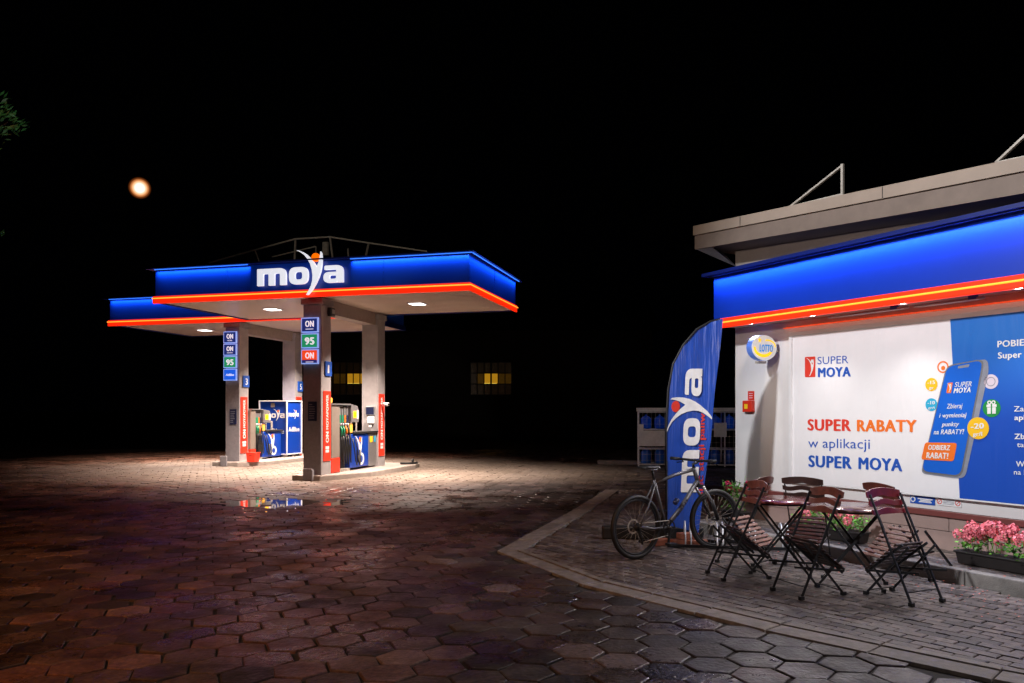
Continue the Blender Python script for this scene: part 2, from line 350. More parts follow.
    sb = N.new('ShaderNodeMath'); sb.operation = 'SUBTRACT'; L.new(ad.outputs[0], sb.inputs[0]); sb.inputs[1].default_value = .10; sb.use_clamp = True
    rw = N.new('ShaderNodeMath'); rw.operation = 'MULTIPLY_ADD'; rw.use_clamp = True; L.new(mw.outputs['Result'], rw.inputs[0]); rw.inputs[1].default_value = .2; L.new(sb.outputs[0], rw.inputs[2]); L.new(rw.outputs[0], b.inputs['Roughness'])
    n3 = N.new('ShaderNodeTexNoise'); n3.inputs['Scale'].default_value = 28; n3.inputs['Detail'].default_value = 7
    L.new(tc.outputs['Object'], n3.inputs['Vector'])
    bp = N.new('ShaderNodeBump'); bp.inputs['Strength'].default_value = .85; bp.inputs['Distance'].default_value = .010
    L.new(n3.outputs['Fac'], bp.inputs['Height']); L.new(bp.outputs['Normal'], b.inputs['Normal'])
    return m
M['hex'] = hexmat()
M['brick'] = mat('terrace_pavers', (.11, .088, .080), .55, var=.75, vs=14, bump=.9, bs=70, island=.5, rvar=.14, dist=.006)
M['dirt'] = mat('joint_dirt', (.022, .018, .016), .9, var=.3, vs=5, bump=.4, bs=40)
M['water'] = mat('puddle_water', (.05, .05, .05), .03, var=.1, bump=.02, bs=4)
gb = MB(); gb.add([(-900,-60,-.017),(900,-60,-.017),(900,1500,-.017),(-900,1500,-.017)], [(0,1,2,3)], 'dirt')
gb.build('ground', kind='structure')
BORDER = [Vector(p) for p in [(1.9,16.0),(1.0,12.77),(-.17,9.0),(.65,7.25),(1.84,5.74),(2.85,4.69),(4.4,3.3),(7.0,1.2)]]
TP = BORDER + [Vector((12, 0)), Vector((12, 16))]
def inpoly(x, y, P):
    c = False; n = len(P); j = n-1
    for i in range(n):
        if (P[i].y > y) != (P[j].y > y) and x < (P[j].x-P[i].x)*(y-P[i].y)/(P[j].y-P[i].y)+P[i].x: c = not c
        j = i
    return c
def slab(mb, pts, zt, bev, depth, tx=0, ty=0):
    """paver: chamfered top + skirt; pts CCW"""
    n = len(pts); cx = sum(p[0] for p in pts)/n; cy = sum(p[1] for p in pts)/n
    def z(x, y, d): return zt+(x-cx)*tx+(y-cy)*ty-d
    inn = []
    for x, y in pts:
        l = math.hypot(x-cx, y-cy); k = 1-bev*1.25/l; inn.append((cx+(x-cx)*k, cy+(y-cy)*k))
    v = [(x, y, z(x, y, 0)) for x, y in inn]+[(x, y, z(x, y, bev*.7)) for x, y in pts]+[(x, y, z(x, y, depth)) for x, y in pts]
    f = [tuple(range(n))]+[(n+i, n+(i+1) % n, (i+1) % n, i) for i in range(n)]+[(2*n+i, 2*n+(i+1) % n, n+(i+1) % n, n+i) for i in range(n)]
    mb.add(v, f)
hx = MB(); rng = random.Random(5); RH = .187; ROT = R(-9)
co, si = math.cos(ROT), math.sin(ROT)
for i in range(-118, 119):
    for j in range(-120, 145):
        gx = i*1.5*RH; gy = (j+(i % 2)*.5)*math.sqrt(3)*RH
        x = gx*co-gy*si; y = gx*si+gy*co+6
        if y < 2.2 or y > 33 or abs(x) > y*.72+2.2 or inpoly(x, y, TP): continue
        jx, jy, ja = rng.uniform(-.01, .01), rng.uniform(-.01, .01), rng.uniform(-.05, .05)
        rr = RH*.965
        pts = []
        for k in range(6):
            a = k*math.pi/3+ROT+ja; q = rr*rng.uniform(.94, 1.02); pts.append((x+jx+q*math.cos(a), y+jy+q*math.sin(a)))
        und = .005*mnoise.noise(Vector((x*.35, y*.35, 0)))-.017*math.exp(-((x+4.3)/1.15)**2-((y-13.85)/.7)**2)
        slab(hx, pts, rng.uniform(-.004, .003)+und, .006, .035, rng.uniform(-.012, .012), rng.uniform(-.012, .012))
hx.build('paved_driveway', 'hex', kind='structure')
# terrace pavers
tb = MB(); bd = Vector((.62, -.785)).normalized(); bn = Vector((-bd.y, bd.x))
for i in range(-80, 80):
    for j in range(-110, 110):
        c = Vector((3, 8)) + bd*(i*.205+(j % 2)*.1025) + bn*(j*.104)
        if not inpoly(c.x, c.y, TP) or c.y < 2.5 or c.y > 16: continue
        rel = Vector((c.x, c.y, 0))-WO
        if rel.dot(WV) > -.98 and rel.dot(WD) > -2.95: continue
        md = min(((c-BORDER[k]) - (BORDER[k+1]-BORDER[k])*max(0, min(1, (c-BORDER[k]).dot(BORDER[k+1]-BORDER[k])/(BORDER[k+1]-BORDER[k]).length_squared))).length for k in range(len(BORDER)-1))
        if md < .285: continue
        a, b_ = .0985, .0485; pts = []
        for sx, sy in ((-1,-1), (1,-1), (1,1), (-1,1)): p = c+bd*(a*sx)+bn*(b_*sy); pts.append((p.x, p.y))
        slab(tb, pts, rng.uniform(.006, .012), .006, .04, rng.uniform(-.015, .015), rng.uniform(-.015, .015))
tb.build('terrace_paving', 'brick', kind='structure')
# border strips following the terrace edge
st = MB()
def offset_line(P, d):
    out = []
    for i, p in enumerate(P):
        ns = []
        if i > 0: t = (p-P[i-1]).normalized(); ns.append(Vector((-t.y, t.x)))
        if i < len(P)-1: t = (P[i+1]-p).normalized(); ns.append(Vector((-t.y, t.x)))
        n = sum(ns, Vector((0, 0)));  n.normalize(); k = 1/max(.5, n.dot(ns[0])); out.append(p+n*d*k)
    return out
for (d0, d1, zt) in ((.0, .205, .010), (.212, .285, .019)):
    A = offset_line(BORDER, d0); B = offset_line(BORDER, d1)
    for k in range(len(A)-1):
        L_ = (BORDER[k+1]-BORDER[k]).length; n = max(1, round(L_/.75))
        for q in range(n):
            t0 = q/n+.004; t1 = (q+1)/n-.004
            P4 = [A[k].lerp(A[k+1], t0), A[k].lerp(A[k+1], t1), B[k].lerp(B[k+1], t1), B[k].lerp(B[k+1], t0)]
            slab(st, [(p.x, p.y) for p in P4], zt+rng.uniform(-.003, .003), .006, .05)
st.build('border_strip', 'concrete', kind='structure')
# raised walk along the shop
kb = MB(); u = -2.95
while u < 9:
    kb.box((u+.004, -.955, -.03), (u+.996, -.845, .14)); u += 1.0
kb = kb.build('kerb', 'kerb', kind='structure', bevel=.012); kb.location = WO; kb.rotation_euler = (0, 0, WT)
lb = MB()
for i in range(-29, 90):
    for j in range(8):
        x0 = i*.1; y0 = -.84+j*.105
        if i % 2 == 0:
            off = .1*(j % 2)
            p = [(x0+off+.003, y0+.003), (x0+off+.197, y0+.003), (x0+off+.197, y0+.102), (x0+off+.003, y0+.102)]
            slab(lb, p, .135+rng.uniform(-.003, .003), .005, .05)
lb = lb.build('raised_paving', 'brick', kind='structure'); lb.location = WO; lb.rotation_euler = (0, 0, WT)
fb = MB(); fb.box((-2.94, -.85, -.03), (9, -.005, .10)); fb = fb.build('raised_base', 'dirt', kind='structure'); fb.location = WO; fb.rotation_euler = (0, 0, WT)
# puddle
pw = []
for k in range(48):
    a = 2*math.pi*k/48; q = 1+.3*mnoise.noise(Vector((math.cos(a)*1.8, math.sin(a)*1.8, 3)))
    pw.append((-4.3+1.55*math.cos(a)*q, 13.85+1.3*math.sin(a)*q))
pd = MB(); pd.add([(x, y, -.0075) for x, y in pw], [tuple(range(48))]); pd.build('puddle', 'water', kind='structure')
# far kerb behind
fk = MB(); fk.bar(at(600, 465, 23.6)*Vector((1,1,0)) if False else (2.6, 23.9, .05), (9, 22.6, .05), .3, .14); fk.build('far_kerb', 'kerb', kind='structure', bevel=.01)
# petals on the terrace
pt = MB()
for k in range(420):
    if k < 300: c = wl(rng.uniform(-1.6, 3.2), -.96-abs(rng.gauss(0, .45)))
    else: c = wl(rng.uniform(-1.6, 3.2), rng.uniform(-.9, -.3), .135)
    s = rng.uniform(.006, .018); a = rng.uniform(0, 6.28); z = (.016 if k < 300 else .142)
    pt.add([(c.x+s*math.cos(a), c.y+s*math.sin(a), z), (c.x-s*.6*math.sin(a), c.y+s*.6*math.cos(a), z+rng.uniform(0, .006)), (c.x-s*math.cos(a), c.y-s*math.sin(a), z+.001), (c.x+s*.6*math.sin(a), c.y-s*.6*math.cos(a), z+.002)], [(0,1,2,3)])
o = pt.build('fallen_petals', 'petal', kind='stuff'); tag(o, 'red and pink petals scattered on the paving by the kerb', 'petals')
# ------------------------------------------------------------------ canopies
HC = 4.23; W_, D_ = 7.95, 3.85
def led_line(mb, pts, r, mt): mb.tube(pts, r, 8, mt)
def led_light(parent_m, p, q, z, inward, pw_):
    p = Vector(p); q = Vector(q); c = (p+q)/2; L_ = (q-p).length
    W = parent_m @ Vector((c.x, c.y, z)); d = (parent_m.to_3x3() @ Vector((q.x-p.x, q.y-p.y, 0))).normalized()
    l = bpy.data.lights.new('fascia_led', 'AREA'); l.shape = 'RECTANGLE'; l.size = L_; l.size_y = .02; l.energy = pw_*L_; l.color = (.10, .36, 1); l.spread = R(100)
    o = bpy.data.objects.new('fascia_led', l); COL.objects.link(o)
    nrm = Vector((0, 0, -1))*.85 + (parent_m.to_3x3() @ Vector(inward)).normalized()*.42; nrm.normalize()
    zx = -nrm; x = d; y = zx.cross(x).normalized(); m = Matrix((x, y, zx)).transposed().to_4x4(); m.translation = W; o.matrix_world = m
def canopy(a0, b0, w, d, label, name='forecourt_canopy', right=True):
    t = empty(name, label, 'fuel station canopy', cf(a0, b0), TH, 'fuel station canopies')
    # deck: cassettes underneath
    mb = MB(); n = 16
    for k in range(n):
        y0 = .06+(d-.12)*k/n; y1 = .06+(d-.12)*(k+1)/n
        mb.box((.06, y0+.004, HC), (w-.06, y1-.004, HC+.05))
    mb.build('soffit', 'soffit', t)
    MB().box((.05, .05, HC+.051), (w-.05, d-.05, HC+.12)).build('deck', 'beam', t)
    # fascia panels (front, right, left, back)
    mb = MB(); z0, z1 = HC+.13, HC+.76
    npan = 4
    for k in range(npan): mb.box((w*k/npan+.003, .0, z0), (w*(k+1)/npan-.003, .04, z1))
    for k in range(2):
        mb.box((w-.04, d*k/2+.045, z0), (w, d*(k+1)/2-.003, z1)); mb.box((0, d*k/2+.045, z0), (.04, d*(k+1)/2-.003, z1))
    mb.box((.045, d-.04, z0), (w-.045, d, z1))
    mb.build('fascia', 'blue', t)
    # lip
    mb = MB(); z = HC+.765
    mb.box((-.16, -.16, z), (w+.16, .05, z+.035)); mb.box((w-.05, .052, z), (w+.16, d-.052, z+.035)); mb.box((-.16, .052, z), (.05, d-.052, z+.035)); mb.box((-.16, d-.05, z), (w+.16, d+.16, z+.035))
    mb.build('fascia_lip', 'bluelip', t)
    # red band
    mb = MB(); z0, z1 = HC-.05, HC+.128; p = .05
    mb.box((-p, -p, z0), (w+p, .0, z1))
    if right: mb.box((w, .001, z0), (w+p, d-.001, z1))
    band = mb.build('light_band', 'ledred', t, bevel=.02)
    mb = MB(); mb.box((-p, .001, z0+.03), (0, d-.001, z1)); mb.box((-p, d, z0+.03), (w+p, d+p, z1))
    if not right: mb.box((w, .001, z0+.03), (w+p, d-.001, z1))
    mb.build('edge_trim', 'bluelip', t)
    mb = MB(); zc = HC+.075; q = p+.004
    mb.tube([(-q, -q, zc), (w+q, -q, zc)], .013); 
    if right: mb.tube([(w+q, -q, zc), (w+q, d+q, zc)], .013)
    mb.build('led_tube', 'ledcore', t)
    return t
def led_strip(t, segs, z):
    mt_ = Matrix.Translation(t.location) @ Matrix.Rotation(TH, 4, 'Z')
    for (x0, y0, x1, y1) in segs:
        k_ = .045; led_light(mt_, (x0, y0+k_ if y0 == y1 else y0, 0), (x1 if y0 == y1 else x1-k_, y1+k_ if y0 == y1 else y1, 0) if y0 == y1 else (x1-k_, y1, 0), z-.012, (0, 1, 0) if y0 == y1 else (-1, 0, 0), 3.4)
        mb = MB(); mb.bar((x0, y0, z), (x1, y1, z), .02, .012); mb.build('led_strip', 'ledblue', t)
c1 = canopy(-W_, 0, W_, D_, 'nearer blue fuel station canopy with the large white lettering')
led_strip(c1, [(.05, -.10, 2.6, -.10), (5.2, -.10, W_+.1, -.10), (W_+.10, -.05, W_+.10, D_)], HC+.752)
c2 = canopy(-12.8, D_+.05, 8.0, 3.85, 'farther blue fuel station canopy without lettering, behind on the left', right=False)
led_strip(c2, [(.05, -.10, 4.8, -.10)], HC+.752)
MB().box((2.62, -.012, HC+.14), (5.17, -.002, HC+.75)).build('sign_panel', 'navy', c1)  # letter halo and the unlit fascia tone are painted into this panel
def column(t, x, y, front='coldark'):  # fronts take the shaded grey by default
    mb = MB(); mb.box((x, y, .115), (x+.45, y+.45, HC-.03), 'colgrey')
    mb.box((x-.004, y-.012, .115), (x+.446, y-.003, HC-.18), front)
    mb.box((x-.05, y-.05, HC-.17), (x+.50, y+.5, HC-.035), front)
    mb.build('column', None, t)
# columns, canopy-1 local x = e1 + W_
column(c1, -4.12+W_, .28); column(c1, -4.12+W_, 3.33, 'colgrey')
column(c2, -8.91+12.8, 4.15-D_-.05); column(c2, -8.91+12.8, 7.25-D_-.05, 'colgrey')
for t, x, y in ((c1, -4.12+W_, .28), (c2, -8.91+12.8, .25)):
    MB().box((x+.06, y+.5, HC-.33), (x+.40, y+3.02, HC-.005)).build('beam', 'beam', t)
def area(name, loc, size, power, col, rot=(0,0,0), sy=None, spread=None):
    l = bpy.data.lights.new(name, 'AREA'); l.energy = power; l.color = col; l.size = size
    if sy: l.shape = 'RECTANGLE'; l.size_y = sy
    if spread: l.spread = spread
    o = bpy.data.objects.new(name, l); COL.objects.link(o); o.location = loc; o.rotation_euler = rot; return o
for t, xs, a0, b0, y in ((c1, (-5.95, -1.96), -W_, 0, 1.9), (c2, (-11.0, -6.9), -12.8, D_+.05, 2.1)):
    for x in xs:
        mb = MB(); X = x-a0
        mb.box((X-.2, y-.2, HC-.02), (X+.2, y+.2, HC-.002), 'white')
        mb.box((X-.16, y-.16, HC-.027), (X+.16, y+.16, HC-.021), 'lampwhite')
        mb.build('luminaire', None, t)
        area('canopy_lamp', cf(x, b0+y, HC-.04), .3, 480, (1, .80, .68), spread=R(118))
for (p_, q_) in ((cf(-W_, -.12, HC-.06), cf(0, -.12, HC-.06)), (cf(-12.8, D_-.08, HC-.06), cf(-8, D_-.08, HC-.06))):
    o = area('band_glow', (p_+q_)/2, (q_-p_).length, 3*(q_-p_).length, (1, .05, .02), (R(-12), 0, TH), sy=.03, spread=R(120))
# rooftop frame on canopy 1 (stays)
mb = MB(); Zt = HC+.8
def cl(px, py, e2):   # pixel -> canopy-1 local at given e2
    r = ray(px, py); o = Vector((0, 0, CAMZ)); s = (e2-(o-CO).dot(E2))/r.dot(E2); p = o+r*s-CO
    return Vector((p.dot(E1)+W_, e2, p.z))
A0, A1, A2, A3 = cl(209, 263, 1.2), cl(255, 250, 1.4), cl(295.5, 239, 1.6), cl(330, 237, 1.8)
B1, B2 = cl(368.7, 243, 2.2), cl(427, 251.5, 2.8)
RF = MB()
for p, q in ((A0, A1), (A1, A2), (A2, A3), (A3, B1), (B1, B2)): mb.bar(p, q, .035, .035)
for p, dx in ((A1, .2), (A2, -.1), (A3, .08), (B1, -.25)): mb.bar(p, (p.x+dx, p.y+.1, Zt), .04, .03)
mb.build('roof_frame', 'steel', c1); mb = MB()
C0, C1 = cl(272, 257, 2.6), cl(316, 246.5, 2.8)
mb.bar(C0, C1, .03, .03); mb.bar(C1, (C1.x, C1.y, Zt), .03, .03)
mb.build('roof_frame', 'steel', c1); mb = MB()
pq = cl(348, 248, 2.5); mb.bar(pq, (pq.x+.05, pq.y, Zt), .03, .03)
mb.build('roof_frame', 'steel', c1); mb = MB()
mb.box((A3.x-.2, A3.y-.02, A3.z-.45), (A3.x-.06, A3.y+.06, A3.z-.12))
mb.build('roof_box', 'steel', c1)
# the big lettering on canopy 1
sg = empty('illuminated_lettering', 'large glowing white lettering with an orange ball on the nearer canopy', 'sign', cf(-W_+2.86, -.09, HC+.245), TH)
mb = MB(); k = .385; mx = Matrix(((k, 0, 0, 0), (0, 0, 1, 0), (0, k, 0, 0), (0, 0, 0, 1)))
mx = Matrix(((k*1.03, 0, 0, 0), (0, 0, -1, 0), (0, k, 0, 0), (0, 0, 0, 1)))
for spl, nm in (([G_m], 'letter'), (G_o, 'letter'), ([YF], 'letter'), (G_a, 'letter')):
    vs, fs = curve_mesh(spl, .06); m1 = MB()
    zo = .035 if spl[0] is YF else 0
    m1.add([(x, y, z+zo) for x, y, z in vs], fs, 'whitelit', mtx=mx); m1.build(nm, None, sg)
vs, fs = curve_mesh([circ(*BALL)], .05); MB().add([(x, y, z+.04) for x, y, z in vs], fs, 'balllit', mtx=mx).build('ball', None, sg)
# halo glow behind letters is put into the panel as faint emission
# islands
def island(label, pts, name='pump_island'):
    mb = MB(); mb.prism([tuple(cf(a, b).xy) for a, b in pts], -.02, .12)
    o = mb.build(name, 'kerb', bevel=.02); tag(o, label, 'pump island', 'raised concrete pump islands')
M['isl'] = mat('island_concrete', (.34, .30, .27), .75, var=.2, vs=6, bump=.4, bs=60)
mb = MB(); mb.prism([tuple(cf(a, b).xy) for a, b in [(-4.34,.12),(-3.62,.12),(-3.05,1.6),(-2.98,4.3),(-3.1,4.9),(-4.5,4.9)]], -.02, .12)
o = mb.build('pump_island', 'isl', bevel=.02); tag(o, 'low concrete island under the pump nearest the camera', 'pump island', 'raised concrete pump islands')
mb = MB(); mb.prism([tuple(cf(a, b).xy) for a, b in [(-9.1,3.75),(-8.25,3.75),(-7.75,4.4),(-7.7,8.3),(-9.4,8.5)]], -.02, .12)
o = mb.build('pump_island', 'isl', bevel=.02); tag(o, 'low concrete island under the farther pump and blue cabinet', 'pump island', 'raised concrete pump islands')
# small steel guard at column feet
mb = MB(); p = cf(-4.02, .06); mb.box((0, 0, 0), (.22, .05, .28)); mb.box((.225, 0, 0), (.24, .09, .26))
o = mb.build('column_guard', 'coldark', bevel=.01); o.location = p; o.rotation_euler = (0, 0, TH); tag(o, 'small grey steel guard at the foot of the nearest column', 'guard')
mb = MB(); mb.box((0, 0, 0), (.22, .04, .3)); o = mb.build('column_guard', 'coldark', bevel=.01); o.location = cf(-8.8, 3.70); o.rotation_euler = (0, 0, TH); tag(o, 'small grey steel guard at the foot of the far left column', 'guard')
# ---- price signs etc on columns; local plane mapping (x right, y up, z toward -e2)
def face_mtx(): return Matrix(((1,0,0,0),(0,0,-1,0),(0,1,0,0),(0,0,0,1)))      # faces -y
def side_mtx(): return Matrix(((0,0,1,0),(1,0,0,0),(0,1,0,0),(0,0,0,1)))       # faces +x, x runs along +y
def pxz(py, Y): return CAMZ-(py-HY)/F*Y
def price_sign(loc, w, h, kind, label):
    t = empty('fuel_sign', label, 'fuel sign', loc, TH, 'square fuel grade signs stacked on the columns')
    MB().box((0, -.05, 0), (w, 0, h), 'haloframe').build('frame', None, t)
    mb = MB(); f = face_mtx(); b = .022
    bgm = {'on': 'navylit', 'on2': 'navylit', '95': 'greenlit', 'onx': 'orangelit', 'ad': 'bluelit'}[kind]
    mb.box((b, -.054, b), (w-b, -.051, h-b), bgm)
    if kind == 'onx': mb.box((b, -.057, b), (w-b, -.0545, b+.07), 'navylit')
    mb.build('face', None, t)
    mb = MB()
    if kind in ('on', 'on2', 'onx'):
        text_to(mb, 'ON', w*.25, w*.77, h*.38, h*.42, 'whitelit', f, .055, z=.058)
        if kind == 'on2': text_to(mb, 'ULTRA', w*.32, w*.70, h*.17, h*.11, 'whitelit', f, .03, z=.058)
        else: mb.box((w*.28, -.06, h*.2 if kind == 'on' else h*.11), (w*.74, -.058, h*.24 if kind == 'on' else h*.15), 'whitelit')
    elif kind == '95': text_to(mb, '95', w*.22, w*.80, h*.25, h*.5, 'whitelit', f, .055, z=.056)
    else: text_to(mb, 'AdBlue', w*.18, w*.84, h*.40, h*.20, 'whitelit', f, .045, z=.056, shear=.3)
    mb.build('lettering', None, t)
    return t
# column 1: front at e1 -4.12, e2 .268 ; column 3 front e1 -8.91,e2 4.138
Y1 = cf(-3.9, .26).y; Y3 = cf(-8.7, 4.13).y
for top, bot, kd, lb_ in ((317.3, 332.5, 'on', 'navy ON fuel sign, topmost on the nearest column'), (333.2, 348.2, '95', 'green 95 fuel sign on the nearest column'), (349, 364, 'onx', 'orange ON fuel sign under the green one, nearest column')):
    z0, z1 = pxz(bot, Y1), pxz(top, Y1); price_sign(cf(-4.15, .262, z0), .43, z1-z0-.01, kd, lb_)
for top, bot, kd, lb_ in ((331.2, 343.2, 'on2', 'navy ON fuel sign with small second line, topmost on the far left column'), (343.6, 355.5, 'on', 'navy ON fuel sign, second from the top on the far left column'), (356, 368, '95', 'green 95 fuel sign on the far left column'), (368.6, 380.5, 'ad', 'bright blue fuel sign, lowest on the far left column')):
    z0, z1 = pxz(bot, Y3), pxz(top, Y3); price_sign(cf(-8.95, 4.132, z0), .43, z1-z0-.01, kd, lb_)
def plaque(loc, num, label):
    t = empty('number_plaque', label, 'number sign', loc, TH, 'blue pump number plaques')
    MB().box((0, 0, 0), (.03, .30, .34), 'bluelit' if 0 else 'p_blue').build('plate', None, t, bevel=.004)
    mb = MB(); text_to(mb, num, .10, .10+(.07 if num == '1' else .12), .07, .2, 'whiteprint', side_mtx(), .04, z=.033); mb.build('lettering', None, t)
Ys = cf(-3.67, .5).y
plaque(cf(-3.667, .42, pxz(376, Ys)), '1', 'blue plaque with the number 1 on the nearest column')
plaque(cf(-8.457, 4.3, pxz(387, 23.3)), '3', 'blue plaque with the number 3 on the far left column')
plaque(cf(-8.457, 7.4, pxz(391.5, 26.3)), '5', 'blue plaque with the number 5 on the column behind the blue cabinet')
def strip(loc, w, h, label, icons=True):
    t = empty('advert_strip', label, 'advert strip', loc, TH, 'tall red advert strips on the columns')
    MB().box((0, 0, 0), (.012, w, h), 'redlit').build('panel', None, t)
    mb = MB(); s = Matrix(((0,0,1,0),(0,-1,0,w),(1,0,0,0),(0,0,0,1)))   # x runs up, y toward -e2 side
    text_to(mb, 'ON', h*.26, h*.42, w*.30, w*.42, 'whiteprint', s, .06, z=.014)
    text_to(mb, 'MOYAPOWER', h*.45, h*.95, w*.34, w*.34, 'whiteprint', s, .04, z=.014)
    for q in (.12, .17): mb.box((.0125, w*.25, h*q), (.014, w*.75, h*(q+.04)), 'whiteprint')
    mb.box((.0125, w*.45, h*.22), (.014, w*.6, h*.24), 'plum')
    mb.build('lettering', None, t)
zA, zB = pxz(461, Ys), pxz(391, Ys)
strip(cf(-3.667, .36, zA), .34, zB-zA, 'tall red advert strip on the nearest column')
zA, zB = pxz(453, 23.4), pxz(397, 23.4); strip(cf(-8.457, 4.2, zA), .34, zB-zA, 'tall red advert strip on the far left column')
zA, zB = pxz(456, 21.3), pxz(394, 21.3); strip(cf(-3.667, 3.38, zA), .34, zB-zA, 'tall red advert strip beside the white camera')
strip(cf(-8.457, 7.3, pxz(457, 26.3)), .34, 2.0, 'tall red advert strip mostly hidden behind the nearest column')
for loc, lb_ in ((cf(-3.99, .266, pxz(421, Y1)), 'dark notice board on the front of the nearest column'), (cf(-8.76, 4.136, pxz(424.5, Y3)), 'dark notice board on the front of the far left column')):
    t = empty('notice_board', lb_, 'notice', loc, TH)
    MB().box((0, -.03, 0), (.22, 0, .45), 'plum').build('board', None, t, bevel=.006)
    mb = MB()
    for q in range(7): mb.box((.03, -.033, .06+q*.052), (.03+rng.uniform(.08, .16), -.031, .075+q*.052), 'p_grey')
    mb.build('printing', None, t)
# speaker lamp on column 1
t = empty('floodlight', 'small black floodlight high on the side of the nearest column', 'floodlight', cf(-3.66, .5, pxz(317, Ys)), TH)
MB().box((.02, 0, .02), (.13, .2, .22), 'blackmetal').build('housing', None, t, bevel=.02); MB().box((-.01, .06, .08), (.03, .14, .16), 'blackmetal').build('bracket', None, t)
MB().box((.131, .04, .08), (.137, .16, .18), 'silver').build('lens', None, t)
# security camera on column 2
t = empty('security_camera', 'white dome camera on the right side of the second column', 'security camera', cf(-3.667, 3.5, pxz(404, 21.2)), TH)
MB().tube([(0,0,0), (.1,0,0)], .025, 10, 'white').build('bracket', None, t)
MB().tube([(.08,0,0), (.24,-.03,-.01)], .05, 12, 'white').build('body', None, t)
MB().tube([(.24,-.03,-.01), (.25,-.032,-.012)], .035, 12, 'black').build('lens', None, t)
# terminal and paper box on column 2
t = empty('payment_terminal', 'dark screen terminal fixed on the front of the second column', 'terminal', cf(-4.0, 3.315, pxz(415.5, 21.0)), TH)
MB().box((0, -.05, 0), (.26, 0, .25), 'silver').build('housing', None, t, bevel=.01); MB().box((.02, -.054, .03), (.24, -.051, .22), 'plum').build('screen', None, t)
t = empty('paper_dispenser', 'white paper towel holder under the dark terminal', 'towel holder', cf(-3.93, 3.315, pxz(424, 21.0)), TH)
MB().box((0, -.12, 0), (.18, 0, .2), 'white').build('case', None, t, bevel=.03); MB().box((.04, -.09, -.08), (.13, -.08, .0), 'whiteprint').build('towel', None, t)
